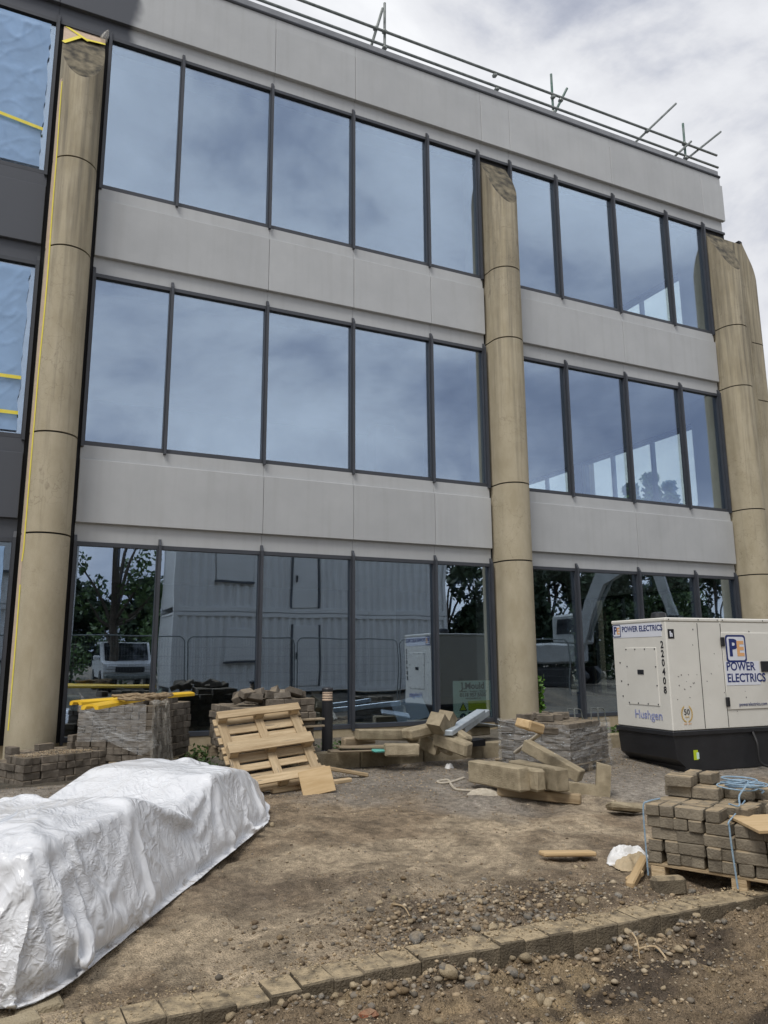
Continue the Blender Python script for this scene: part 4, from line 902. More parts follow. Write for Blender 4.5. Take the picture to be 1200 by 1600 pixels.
# heap of brown webbing
cpt = PZ(225, 1098, TTOP+.11); hp = MB(); pts = []
for i in range(150):
    a = i*.42; r_ = .13+.07*math.sin(i*.37)+.04*math.sin(i*1.3); pts.append((r_*1.6*math.cos(a)+.05*math.sin(i*.21), r_*.8*math.sin(a), .03+.05*abs(math.sin(i*.23))+.03*math.sin(i*.9)**2))
hp.tube([Vector(q)*.8 for q in pts], .013, 5)
tag(hp.build('webbing_strap', 'strap', None, cpt, smooth=True), 'tangled heap of brown webbing strap on the tall paver stack', 'strap')

# ---- leaning pallet
pc_ = gp(442, 1238); LE, LA = R(6), R(46)
t = thing('wooden_pallet', 'pale wooden pallet leaning bottom side out against a paver stack', 'pallet', pc_, (0, 0, 0))
t.rotation_mode = 'XYZ'
MP = Matrix.Rotation(LE, 4, 'Z') @ Matrix.Rotation(R(-4), 4, 'Y') @ Matrix.Rotation(LA, 4, 'X')
t.matrix_world = Matrix.Translation(pc_+Vector((0, 0, .05))) @ MP           # local x across, y up the slope, z towards the viewer
PW, PL = 1.0, .95
for y, w in ((.05, .1), (.5, .14), (.95, .1)):
    MB().add(bevbox(PW, w, .022, .003)).build('skid_board', 'wood', t, (0, y, .122))
    for x in (-PW/2+.06, 0, PW/2-.06): MB().add(bevbox(.1, w, .078, .004)).build('block', 'wood', t, (x, y, .0715))
for x in (-PW/2+.06, 0, PW/2-.06): MB().add(bevbox(PL, .1, .022, .003)).build('stringer_board', 'wood', t, (x, .5, .021), (0, 0, R(90)))
for k, y in enumerate(np.linspace(.05, .95, 8)): MB().add(bevbox(PW+.06, .085 if k % 3 else .11, .02, .003)).build('deck_board', 'wood', t, (random.uniform(-.01, .01), y, .0))
# ---- paver stack behind it
p = PZ(497, 1188, .42); 
t = thing('paver_stack', 'stack of grey pavers with a jumbled top behind the leaning pallet', 'paver stack', (p.x-.98, p.y+.1, .42), (0, 0, R(4)))
pallet_base(t, 1.0, 1.0, .14)
stack(t, 10, 10, 7, 'paver', .14, keep=lambda i, j, k, w, h: 0 if (k == 6 and (i+j) % 4 == 1 or k == 6 and i < 3) else (2 if k > 4 else 1), seed=3, jit=.008)
rj = random.Random(5)
for k in range(16): ob('paver', rj.choice(BV['paver']), t, (rj.uniform(.1, .95), rj.uniform(.05, .5), .14+7*.081+rj.choice((.02, .04, .07))), (rj.choice((0, .5, -.4, 1.57)), rj.uniform(-.4, .4), rj.uniform(0, 3)))
for z in (.38, .46): MB().add(bevbox(.5, .12, .022, .003)).build('packing_board', 'wood_old', t, (.85, -.01, z))
# ---- bollard light
p = PZ(511, 1176, .42)
t = thing('bollard_light', 'black bollard light with a louvred lamp head beside the windows', 'bollard', (p.x, p.y, .42))
MB().lathe([(.085, 0), (.085, .02), (.07, .03), (.07, .64)], 20).build('post', 'black', t, smooth=False)
for k in range(4): MB().lathe([(.066, .645+k*.03), (.068, .655+k*.03), (.060, .668+k*.03)], 20).build('louvre', 'paper', t)
MB().lathe([(.045, .64), (.045, .77)], 16).build('lamp_core', 'white', t); MB().lathe([(.074, .765), (.074, .79), (.066, .805), (.03, .815)], 20).build('cap', 'black', t)
# ---- raised bed kerb
t = thing('bed_kerb', 'low line of mossy concrete kerbstones edging the bed below the windows', 'kerb')
x = 3.1
for k in range(7):
    MB().add(bevbox(.905, .14, .34, .015, .004)).build('kerbstone', 'stone', t, (x+.4575, BEDY+random.uniform(-.01, .01), .28+random.uniform(-.006, .006)), (0, 0, random.uniform(-.008, .008))); x += .915
# ---- timber offcuts by the pallet
a, b = gp(470, 1222, .02), gp(572, 1213, .01)
beam('timber_batten', PZ(466, 1196, .40), gp(574, 1214, .0), .06, .045, 'wood', 'pale timber batten sloping down from the leaning pallet to the ground', 'batten')
beam('timber_batten', gp(424, 1240, -.0), gp(548, 1222, -.0), .07, .05, 'wood', 'timber batten lying on the ground below the leaning pallet', 'batten')
p = gp(496, 1240)
t = tag(MB().add(bevbox(.36, .018, .27, .003)).build('plywood_offcut', 'ply', None, (p.x, p.y+.02, p.z+.12), (R(-26), R(-8), R(-4))), 'square plywood offcut propped against the leaning pallet', 'plywood')
# ---- heap of kerbstones by the window
def block(px, py, z, size, rot, m, name, label, cat, group=None, bev=.012):
    p = PZ(px, py, z); return tag(MB().add(bevbox(*size, bev, .008)).build(name, m, None, p, tuple(R(a) for a in rot)), label, cat, group)
ZB = .42
block(628, 1171, ZB+.07, (.42, .16, .14), (0, 0, -18), 'stone', 'kerbstone', 'short concrete kerbstone at the bottom left of the heap by the window', 'kerbstone')
block(607, 1148, ZB+.21, (.86, .15, .13), (0, 3, -6), 'stone', 'kerbstone', 'long pale kerbstone lying level on top of the short one', 'kerbstone')
block(560, 1157, ZB+.14, (.46, .1, .1), (0, -2, 8), 'wood_old', 'timber_block', 'dark weathered timber block left of the kerbstone heap', 'timber')
block(573, 1166, ZB+.09, (.78, .16, .028), (0, 2, -4), 'wood_old', 'timber_plank', 'weathered plank under the dark timber block', 'plank')
block(566, 1173, ZB+.045, (.86, .14, .03), (0, 1, -7), 'wood_old', 'timber_plank', 'lowest weathered plank with a turquoise end on the bed', 'plank')
block(599, 1173, ZB+.053, (.26, .145, .032), (0, 1, -7), 'turq', 'painted_board', 'turquoise painted board end at the foot of the kerbstone heap', 'board')
for k, (px, py, z, s, r_, l) in enumerate([
    (663, 1159, ZB+.11, (.14, .5, .17), (18, 0, 22), 'concrete kerbstone pointing outwards in the heap, next to the long pale kerbstone'),
    (687, 1161, ZB+.10, (.13, .46, .16), (16, 10, 16), 'middle one of three kerbstones pointing outwards in the heap'),
    (707, 1162, ZB+.12, (.16, .52, .17), (14, -6, 24), 'kerbstone pointing outwards, last of three in the heap'),
    (708, 1144, ZB+.24, (.15, .55, .15), (24, 8, 20), 'kerbstone sloping down on the upper right of the heap'),
    (654, 1143, ZB+.26, (.40, .2, .13), (0, -8, 10), 'rounded kerbstone lying behind the outward-pointing ones')]):
    block(px, py, z, s, r_, 'stone', 'kerbstone', l, 'kerbstone', bev=.02)
# L-shaped kerb corner on top
p = PZ(690, 1128, ZB+.38)
m = MB().prism([(-.16, -.15), (.16, -.15), (.16, .17), (.0, .17), (.0, .03), (-.16, .03)], -.1, .1)
tag(m.build('corner_kerbstone', 'stone', None, p, (R(8), R(38), R(35)), fix=True), 'angled corner kerbstone balanced on top of the heap', 'kerbstone')
beam('steel_section', PZ(700, 1150, ZB+.22), PZ(752, 1116, ZB+.40), .13, .07, 'steel', 'pale galvanised steel channel lying behind the kerbstone heap', 'steel section')
beam('steel_section', PZ(722, 1146, ZB+.20), PZ(760, 1118, ZB+.34), .1, .09, 'steel', 'pale galvanised steel box section lying against the channel', 'steel section')
block(752, 1134, ZB+.2, (.5, .3, .02), (-10, 8, 20), 'steel', 'steel_sheet', 'bent pale steel sheet right of the kerbstone heap', 'steel sheet')
block(735, 1143, ZB+.12, (.6, .15, .12), (0, 0, 4), 'stone', 'kerbstone', 'kerbstone lying flat under the bent steel sheet', 'kerbstone')
block(743, 1160, ZB+.05, (.24, .15, .1), (0, 0, 10), 'black', 'black_block', 'small black plastic block on the soil of the bed', 'block')
# ---- wrapped paver pallet
p = PZ(893, 1212, .19); p.z = float(g(p.x, p.y))
t = thing('wrapped_paver_pallet', 'pallet of pavers in clear stretch wrap with loose pavers on top', 'paver pallet', p, (0, 0, R(22)))
pallet_base(t, 1.0, 1.1, .13)
stack(t, 10, 10, 6, 'paver', .13, keep=lambda i, j, k, w, h: 1 if k < 5 else (0 if (i > 6 and j < 4) else 2), seed=4, jit=.004)
rj = random.Random(21)
for k in range(11): ob('paver', rj.choice(BV['paver']), t, (rj.uniform(.1, .9), rj.uniform(.15, .9), .13+6*.081+.04), (rj.choice((0, 0, .12)), rj.uniform(-.1, .1), rj.uniform(0, 3)))
for s, (o, ax, L_) in enumerate((((-.02, -.02), 0, 1.04), ((-.02, -.02), 1, 1.04), ((1.02, -.02), 1, 1.04), ((-.02, 1.02), 0, 1.04))):
    u = np.linspace(0, L_, 50); v = np.linspace(.04, .60, 60); U, V_ = np.meshgrid(u, v, indexing='ij'); sg = -1 if s < 2 else 1
    off = .018*np.abs(fbm(U*2, V_*14, o=3, s=130+s))+.01*fbm(U*7, V_*30, o=2, s=140+s); Vt = V_+.05*fbm(U*2.2, U*0+s, o=2, s=150)*(V_ > .5)
    X, Y = (o[0]+U, o[1]+sg*off) if ax == 0 else (o[0]+sg*off, o[1]+U)
    ob('stretch_wrap', npmesh('stretch_wrap', np.stack([X, Y, Vt], -1).reshape(-1, 3), gridfaces(50, 60), 'wrap'), t)
block(828, 1134, .86, (.26, .2, .1), (8, 14, 18), 'ply', 'buff_block', 'yellowish buff stone block tilted on the wrapped pallet', 'block')
block(854, 1141, .78, (.26, .11, .08), (0, 4, -10), 'paver', 'loose_paver', 'single loose paver on the near edge of the wrapped pallet', 'paver')
beam('timber_lath', PZ(806, 1178, .42), PZ(852, 1142, .74), .07, .03, 'rope_w', 'pale rounded timber lath leaning on the wrapped pallet', 'timber')
# ---- three long kerbs on a timber
pa, pb = gp(778, 1243), gp(908, 1257)
beam('timber_bearer', pa, pb, .09, .1, 'wood', 'orange-brown timber bearer under the three long kerbs', 'timber')
zt = pa.z+.10
dk_ = (PZ(828, 1236, zt)-PZ(732, 1215, zt)).normalized()
kp = [(821, 1237, .15, .23, 'nearest the rope, with a grey stain'), (847, 1238, .13, .22, 'middle one, crusted with red mortar'), (880, 1238, .16, .23, 'beside the wrapped pallet')]
dirk = None
for k, (px, py, w, h, l) in enumerate(kp):
    e = PZ(px, py, zt); b_ = e+Vector((-.06+.05*k, .98, -.02))*.92
    beam('long_kerb', e, b_, w, h, 'stone', 'long concrete kerb on the timber bearer, '+l, 'kerb', bev=.025 if k == 1 else .014, jit=.007)
# mossy kerb behind
beam('long_kerb', PZ(905, 1222, .2), PZ(818, 1172, .5), .14, .14, 'stone', 'gritty kerb sloping up against the wrapped pallet', 'kerb')
# L-shaped kerb piece
p = gp(932, 1245)
m = MB().prism([(-.25, .0), (.2, .0), (.2, .34), (.05, .36), (.05, .12), (-.25, .12)], -.09, .09)
bmx = m.mesh('corner_kerb', 'stone', fix=True)
tag(ob('corner_kerb', bmx, None, (p.x, p.y+.1, p.z-.01), (R(-4), R(6), R(-38))), 'L-shaped concrete corner kerb standing beside the timber bearer', 'kerb')
p = gp(985, 1275); tag(MB().add(bevbox(.32, .2, .07, .02, .012)).build('broken_slab', 'stone', None, (p.x, p.y+.08, p.z+.07), (R(-14), R(6), R(-20))), 'broken concrete slab piece lying behind the white sack', 'slab')
# ---- rope, rag and white lump
def gpath(pts, z=.012): return [Vector((q.x, q.y, gz(q.x, q.y)+z)) for q in (PG(a, b) for a, b in pts)]
def smooth(pts, n=8):
    out = []
    for i in range(len(pts)-1):
        p0, p1, p2, p3 = pts[max(i-1, 0)], pts[i], pts[i+1], pts[min(i+2, len(pts)-1)]
        for k in range(n):
            s = k/n; out.append(.5*((2*p1)+(p2-p0)*s+(2*p0-5*p1+4*p2-p3)*s*s+(3*p1-p0-3*p2+p3)*s**3))
    return out+[pts[-1]]
tag(MB().tube(smooth(gpath([(725, 1217), (705, 1222), (690, 1224), (684, 1222), (700, 1220), (706, 1229), (715, 1236), (740, 1237), (752, 1236)])), .014, 6).build('rope', 'rope_w', smooth=True), 'frayed dirty white rope lying on the gravel before the long kerbs', 'rope')
def rag(px, py, L_, W_, H_, m, label, cat, name, rot=0, seed=0, nu=40, nv=30):
    p = PG(px, py); u, v = np.meshgrid(np.linspace(-1, 1, nu), np.linspace(-1, 1, nv), indexing='ij'); rr_ = np.clip(1-(np.abs(u)**2.4+np.abs(v)**2.4), 0, 1)
    z = H_*rr_**.45*(.75+.35*fbm(u*2, v*2, o=3, s=seed))+.03*H_*noise(u*9, v*9, s=seed); x, y = u*L_/2*(1+.12*noise(v*2, u, s=seed+1)), v*W_/2*(1+.15*noise(u*2, v, s=seed+2))
    z = z+.12*H_*(1-np.abs(fbm(u*4+v*3, v*2, o=2, s=seed+9)))*rr_
    c_, s_ = math.cos(rot), math.sin(rot); X, Y = p.x+x*c_-y*s_, p.y+x*s_+y*c_
    return tag(ob(name, npmesh(name, np.stack([X-p.x, Y-p.y, g(X, Y)-p.z+z-.012], -1).reshape(-1, 3), gridfaces(nu, nv), m), None, p), label, cat)
rag(765, 1242, .5, .16, .07, 'rope_w', 'dirty pale rag on the gravel by the timber bearer', 'rag', 'rag', R(-30), 3)
rag(702, 1201, .13, .09, .07, 'sack', 'small smooth white lump at the foot of the bed kerb', 'lump', 'white_lump', 0, 6)
# ---- plank piece, sack, wedge
beam('timber_plank', gp(846, 1344, .03), gp(928, 1341, .02), .13, .035, 'ply', 'short pale timber plank lying flat on the dark gravel', 'plank', roll=R(-6))
rag(982, 1343, .36, .22, .10, 'sack', 'half-buried torn white sack beside the paver pallet', 'sack', 'torn_sack', R(-20), 12, 60, 50)
rag(990, 1352, .30, .16, .085, 'st2', 'caked yellowish soil spilling from the torn white sack', 'soil lump', 'soil_lump', R(-10), 14)
beam('timber_wedge', gp(985, 1392, .0), gp(1008, 1360, .05), .06, .06, 'ply', 'short timber wedge standing in the soil below the torn sack', 'timber')
beam('timber_offcut', gp(982, 1384, .01), gp(1003, 1375, .03), .05, .045, 'ply', 'small timber offcut lying beside the wedge', 'timber')
# ---- paver pallet, right foreground
p = gp(1018, 1372)
t = thing('paver_stack', 'stack of tan dusty pavers on a pallet with blue rope, before the generator', 'paver stack', p, (0, 0, R(-64)))
pallet_base(t, 1.2, .8, .11, 'wood')
stack(t, 12, 8, 5, 'paver_tan', .11, keep=lambda i, j, k, w, h: (2 if k >= 3 else 1) if k < 4 or i < 5 else 0, seed=1, jit=.01)
rj = random.Random(9)
for (x, y, a, z) in ((.1, .45, 0, 5), (.3, .45, 0, 5), (.1, .56, 0, 5), (.3, .56, 0, 5), (.12, .7, 1.57, 5), (.24, .7, 1.57, 5), (.37, .7, 1.57, 5), (.11, .5, 0, 6), (.12, .4, .05, 6), (.14, .68, 1.6, 6), (.26, .69, 1.55, 6), (.5, .6, 0, 5), (.72, .6, .2, 4), (.62, .7, 0, 5), (.62, .42, 1.5, 4), (.8, .5, .1, 4), (.95, .6, 1.5, 4), (1.07, .62, 1.6, 4), (.9, .7, 0, 4), (.62, .3, 1.4, 4)):
    ob('paver', rj.choice(BV['paver_tan']), t, (x, y, .11+(z+.5)*.081), (0, 0, a))
MB().add(bevbox(.62, .42, .022, .003)).build('plywood_sheet', 'ply', None, t.matrix_basis @ Vector((.9, .2, .11+4*.081+.02)), (R(2), R(-1), R(-24)))
tag(bpy.data.objects['plywood_sheet'], 'plywood sheet lying on the right paver stack', 'plywood')
rp = MB(); base = Vector((.55, .52, .11+5*.081+.07)); pts = []
for k in range(70):
    a = k*.62; r_ = .10+.035*math.sin(k*.5); pts.append(base+Vector((r_*1.25*math.cos(a)+.02*math.sin(k*.31), r_*.8*math.sin(a), .035*abs(math.sin(k*.17))+.0008*k)))
pts += [base+Vector(q) for q in ((.02, -.2, .0), (.05, -.35, -.05), (.02, -.48, -.02))]
lp = smooth(pts, 4); tag(MB().tube([t.matrix_basis @ q for q in lp], .006, 5).build('blue_rope', 'rope', smooth=True), 'coil of pale blue rope on the right paver stack', 'rope')
for x in (.015, .57):
    ln = [(.57, .45, .53), (.56, .2, .47), (.57, -.005, .452), (.575, -.02, .42), (.58, -.022, .3), (.6, -.03, .02)] if x > .3 else [(.03, .2, .523), (-.0, .02, .523), (-.02, -.012, .49), (-.02, -.018, .3), (-.015, -.02, .02)]
    MB().tube(smooth([Vector(q) for q in ln], 6), .006, 5).build('binding_rope', 'rope', t, smooth=True)
p = gp(1052, 1399); tag(MB().add(bevbox(.235, .1, .125, .02, .002)).build('kerb_block', 'stone_d', None, (p.x, p.y+.04, p.z+.05), (R(-6), 0, R(-16))), 'single grey concrete block lying in the soil before the right paver stack', 'block')
# offcut flags bottom left
for (px, py, a, l) in ((25, 1598, 10, 'pale flat stone slab half buried at the near end of the bundle'), (60, 1570, 4, 'flat dark stone slab tucked under the near end of the bundle')):
    p = PG(px, py); tag(MB().add(bevbox(.2, .14, .05, .012, .006)).build('stone_slab', 'stone', None, (p.x, p.y, gz(p.x, p.y)+.005), (0.05, -.03, R(a))), l, 'slab')

# ---- generator
p = gp(1057, 1208); GA = R(-3)
t = thing('generator', 'cream and black enclosed diesel generator set standing in front of the windows', 'generator', p, (0, 0, GA))
GL, GW, ZB0, ZT = 2.3, 1.06, .50, 1.93           # local: x along the front to the right, y back, origin = near corner
m = MB(); pl = [(.14, .02), (GL-.14, .02), (GL-.14, GW-.02), (.14, GW-.02)]
MB().prism([(.16, .0), (.16, .06), (.03, .16), (.0, ZB0-.07), (.0, ZB0), (GL, ZB0), (GL, ZB0-.07), (GL-.03, .16), (GL-.16, .06), (GL-.16, .0)], .0, GW).build('base_tank', 'black', t, fix=True)
MB().box(-.02, GL+.02, -.02, GW+.02, ZB0-.06, ZB0-.0, .008).build('base_rim', 'black', t)
MB().box(.0, GL, .0, GW, ZB0+.002, ZT-.05, .012).build('canopy', 'cream', t)
MB().box(-.008, .92, -.008, GW+.008, ZT-.05, ZT, .012).build('roof_panel', 'cream', t); MB().box(.925, GL+.008, -.008, GW+.008, ZT-.05, ZT, .012).build('roof_panel', 'cream', t)
FR = (R(90), 0, 0); EN = (R(90), 0, R(-90))      # facing the front; facing the left end
def end(y): return -.0  # noqa
# end face (local x=0, y from 0 at the near corner to GW)
ac = MB().box(-.008, .01, .2, .8, .80, 1.55, .004).build('access_panel', 'cream', t)
MB().box(-.016, -.007, .455, .575, 1.20, 1.26, .004).build('recessed_handle', 'black', ac)
for (yy, zz_) in [(a, b) for a in (.22, .41, .6, .78) for b in (.82, 1.53)]+[(a, b) for a in (.22, .78) for b in (1.06, 1.3)]:
    MB().tube([(-.014, yy, zz_), (-.004, yy, zz_)], .009, 8).build('bolt', 'black', ac)
for yy, zz_ in ((.93, 1.35), (.92, 1.1), (.91, .9)): MB().tube([(-.006, yy, zz_), (.004, yy, zz_)], .01, 8).build('bolt', 'black', t)
MB().box(-.004, .003, .08, 1.04, 1.69, 1.87).build('name_plate', 'decal_w', t)
def logo(par, c, s, rot, n):
    """rounded square with P and E; c centre, n outward offset vector scale"""
    e = ob('emblem', None, par, c, rot)
    def rr_(w, r_): return [(sx*(w-r_)+r_*math.cos(a), sy*(w-r_)+r_*math.sin(a)) for sx, sy, a0 in ((1, 1, 0), (-1, 1, 90), (-1, -1, 180), (1, -1, 270)) for a in np.radians(np.linspace(a0, a0+90, 5))]
    for w, r_, mm, z in ((s/2, s*.12, 'decal_blue', .001), (s*.43, s*.09, 'decal_w', .002)):
        q = MB(); pts = rr_(w, r_); q.v = [(x, y, z) for x, y in pts]; q.f = [tuple(range(len(pts)))]; q.build('emblem_field', mm, e)
    text('P', s*.86, 'decal_blue', e, (-s*.14, -.0, .003), (0, 0, 0), s*.03); text('E', s*.74, 'decal_or', e, (s*.2, -s*.03, .0032), (0, 0, 0), s*.03)
    return e
logo(t, (-.006, .955, 1.785), .17, EN, 1)
text('POWER ELECTRICS', .105, 'decal_blue', t, (-.006, .45, 1.80), EN, .002, sx=.88)
for k, ch in enumerate('220408'): text(ch, .125, 'decal_bk', t, (-.004, .085, 1.58-k*.115), EN, .003, sx=.85)
text('Hushgen', .15, 'decal_hg', t, (-.004, .43, .675), (R(90), 0, R(-90)), .0025)
# front face (local y=0)
DX = .33
for x in (.53, .93, 1.92): MB().box(x-.004, x+.004, -.003, .004, ZB0+.02, ZT-.07).build('panel_seam', 'gap', t)
dr = MB().box(.60+DX, 1.54+DX, -.012, .005, .74, 1.74, .004).build('door', 'cream', t)
for zz_ in (.84, 1.62): MB().box(.575+DX, .635+DX, -.03, -.004, zz_-.06, zz_+.06, .006).build('hinge', 'black', dr)
MB().box(1.25+DX, 1.39+DX, -.03, -.008, 1.22, 1.36, .015).build('latch', 'black', dr)
MB().box(.615+DX, 1.22+DX, -.0155, -.0115, 1.05, 1.36).build('decal_sheet', 'decal_w', dr)
logo(t, (.83+DX, -.0165, 1.53), .36, FR, 1)
text('POWER', .155, 'decal_blue', t, (.63+DX, -.0165, 1.29), FR, .003, 'LEFT', .95); text('ELECTRICS', .155, 'decal_blue', t, (.63+DX, -.0165, 1.14), FR, .003, 'LEFT', .92)
text('powerelectrics.com', .066, 'decal_blue', t, (.80+DX, -.0165, .80), FR, 0, 'LEFT', .95)
q = ob('laurel_emblem', None, t, (.24, -.004, .70), FR)
text('50', .1, 'decal_bk', q, (0, .03, .001), (0, 0, 0), 0); text('YEARS', .025, 'gold', q, (0, -.03, .001), (0, 0, 0), 0); text('1967 - 2017', .026, 'decal_or', q, (0, -.115, .001), (0, 0, 0), 0)
for s in (-1, 1):
    lm = MB()
    for a in np.linspace(-70, 55, 9):
        ca, sa = math.cos(R(a)), math.sin(R(a)); c0 = Vector((s*.085*ca, .01+.1*sa, .001)); dd = Vector((-s*sa*.6+s*ca*.5, ca*.8, 0)).normalized()*.022; nn_ = Vector((-dd.y, dd.x, 0))*.45
        o = len(lm.v); lm.v += [tuple(c0-dd), tuple(c0+nn_), tuple(c0+dd), tuple(c0-nn_)]; lm.f.append((o, o+3, o+2, o+1) if True else ())
    lm.build('laurel', 'gold', q)
lb = MB().box(.03, .13, -.004, .002, 1.66, 1.78).build('warning_label', 'decal_bk', t); text('h', .09, 'decal_w', lb, (.08, -.006, 1.715), FR, .006)
lb = MB().box(.30, .37, -.004, .002, .14, .26).build('small_label', 'sign_g', t); MB().box(.345, .385, -.0055, .002, .15, .23).build('label_patch', 'sign', lb)
for k in range(30):                                # chips in the paint
    x, z = random.uniform(.06, 1.5), random.gauss(1.1, .1) if k < 16 else random.uniform(.6, 1.8)
    MB().add(bevbox(random.uniform(.006, .022), .002, random.uniform(.006, .014), .0005)).build('paint_chip', 'black', t, (x, -.0015 if not .92 < x < 1.88 else -.0125, z), (0, random.uniform(0, 1.5), 0))
for x in (.05, .55, .88, .97, 1.7): MB().tube([(x, -.012, ZT-.025), (x, -.005, ZT-.025)], .008, 8).build('bolt', 'black', t)
MB().lathe([(.0, 0), (.09, .0), (.11, .05), (.1, .1), (.05, .12)], 14).build('exhaust_cap', 'black', t, (.55, .72, ZT))
cb = smooth([Vector(q) for q in ((1.80, -.02, 1.2), (1.62, -.16, .95), (1.48, -.22, .5), (1.43, -.22, .12), (1.5, -.24, .02), (1.6, -.2, .1), (1.65, -.1, .5))], 8)
MB().tube(cb, .022, 8).build('power_cable', 'rubber', t, smooth=True)
cb = smooth([Vector(q) for q in ((1.33, .0, .45), (1.29, -.1, .3), (1.28, -.13, .08), (1.38, -.2, .02), (1.5, -.3, .02))], 8); MB().tube(cb, .018, 8).build('power_cable', 'rubber', t, smooth=True)
# ---- cycle stands behind the pallet, ivy
for k, (px, py) in enumerate(((888, 1126), (925, 1124))):
    b0 = PY(px, py+16, -.9); z0 = float(g(b0.x, b0.y)); t2 = thing('hoop_rail', ('small bent galvanised hoop rail directly behind the wrapped paver pallet', 'small bent galvanised hoop rail beside the generator end')[k], 'hoop', (b0.x, b0.y, z0), (0, 0, R(-15)), 'hoop rails')
    for dx in (0, .12):
        MB().tube(smooth([Vector(q) for q in ((dx, 0, 0), (dx, 0, .30), (dx+.02, .02, .34), (dx+.13, .1, .33), (dx+.18, .13, .28), (dx+.22, .14, 0))], 5), .009, 8).build('hoop', 'tube', t2, smooth=True)
iv = thing('ivy', 'green ivy climbing the right foot of the middle concrete column', 'ivy', (8.05, -.25, .42))
n_ = 260; zz_ = rng.uniform(0, .85, n_); C_ = np.stack([rng.normal(.03, .03, n_)*(1.2-zz_), rng.normal(-.02, .04, n_), zz_], -1)
ob('leaves', leafmesh('leaves', C_, 420, np.full(n_, .03), .035, 'ivy', 8), iv); MB().tube([(0, 0, -.02), (.01, .02, .4), (0, .01, .8)], .007, 6).build('stem', 'bark', iv)
# weeds and litter on the bed
for k, (px, py, n_, h_) in enumerate(((318, 1178, 160, .22), (535, 1172, 60, .06), (300, 1195, 160, .16), (960, 1150, 80, .12))):
    p = PZ(px, py, .40); zz = float(g(p.x, p.y)); C_ = np.stack([rng.normal(0, .22, 30), rng.normal(0, .1, 30), rng.uniform(0, h_, 30)], -1)
    tt = thing('weed_clump', ('ragged weeds between the tall paver stack and the leaning pallet', 'low weeds beside the bollard light', 'dark weeds at the foot of the tall paver stack', 'small weeds between the wrapped pallet and the generator')[k], 'weeds', (p.x, p.y, zz)); ob('leaves', leafmesh('leaves', C_, n_*2, np.full(30, .07), .03, 'leaf', 70+k), tt)
# ---- in the windows: notice board, papers, blue board, glass offcut
p0, p1 = PY(707, 1064, .09), PY(768, 1064, .09); zb_ = .62
t = thing('notice_board', 'pale green demolition notice board standing inside the window beside the middle column', 'notice board', (0, 0, 0))
w_ = p1.x-p0.x; xm = (p0.x+p1.x)/2; zt_ = p0.z
MB().box(p0.x, p1.x, .075, .085, zb_, zt_).build('board', 'sign', t)
def st(b_, s_, m, dx, dz, bold=0, sx=1): return text(b_, s_, m, t, (xm+dx, .0735, zt_-dz), FR, bold, 'CENTER', sx)
st('J.Mould', .15, 'decal_bk', 0, .09, .004); st('Demolition  -  Excavation  -  Plant Hire', .034, 'decal_bk', 0, .175, .001); st('0118 957 5555', .085, 'decal_bk', 0, .235, .003); st('www.jmould.co.uk', .04, 'decal_bk', 0, .29, .001)
MB().box(xm-.1, p1.x-.05, .071, .0745, zt_-.485, zt_-.33).build('warning_field', 'sign_g', t); st('Demolition', .085, 'decal_bk', .09, .37, .003); st('in progress', .085, 'decal_bk', .09, .445, .003)
MB().box(xm-.1, p1.x-.05, .071, .0745, max(zb_, zt_-.7), zt_-.51).build('mandatory_field', 'sign_b', t)
tr_ = MB(); tr_.v = [(xm-.28, .0725, zt_-.49), (xm-.12, .0725, zt_-.49), (xm-.2, .0725, zt_-.34)]; tr_.f = [(0, 1, 2)]; tr_.build('warning_triangle', 'decal_bk', t)
tr_ = MB(); tr_.v = [(xm-.255, .0715, zt_-.477), (xm-.145, .0715, zt_-.477), (xm-.2, .0715, zt_-.372)]; tr_.f = [(0, 1, 2)]; tr_.build('warning_triangle', 'sign_g', t); st('!', .1, 'decal_bk', -.2, .435, .003)
ci = MB(); ci.v = [(xm-.2+.075*math.cos(a), .0725, zt_-.6+.075*math.sin(a)) for a in np.linspace(0, 6.1, 20)]; ci.f = [tuple(range(20))]; ci.build('mandatory_disc', 'sign_b', t); text('!', .1, 'decal_w', t, (xm-.2, .0705, zt_-.6), FR, .003)
pa = PY(108, 1096, .06); tag(MB().box(pa.x-.13, pa.x+.13, .055, .058, pa.z-.12, pa.z+.08).build('paper_notice', 'white'), 'white paper notice stuck inside the window beside the left column', 'paper')
pa = PY(648, 1122, .3); tag(MB().add(bevbox(.62, .02, .4, .004)).build('blue_board', 'panelblue', None, (pa.x, .45, .75), (R(-28), R(-10), R(4))), 'pale blue board leaning inside the window', 'board')
pa = PY(205, 1095, .3); 
m = MB(); m.v = [(pa.x-.35, .3, .53), (pa.x+.35, .3, .56), (pa.x+.42, .34, 1.2), (pa.x-.35, .31, .53), (pa.x+.35, .31, .56), (pa.x+.42, .35, 1.2)]; m.f = [(0, 1, 2), (5, 4, 3), (0, 3, 4, 1), (1, 4, 5, 2), (2, 5, 3, 0)]
tag(m.build('glass_offcut', 'sign'), 'triangular green glass offcut leaning inside the first ground-floor window', 'glass')

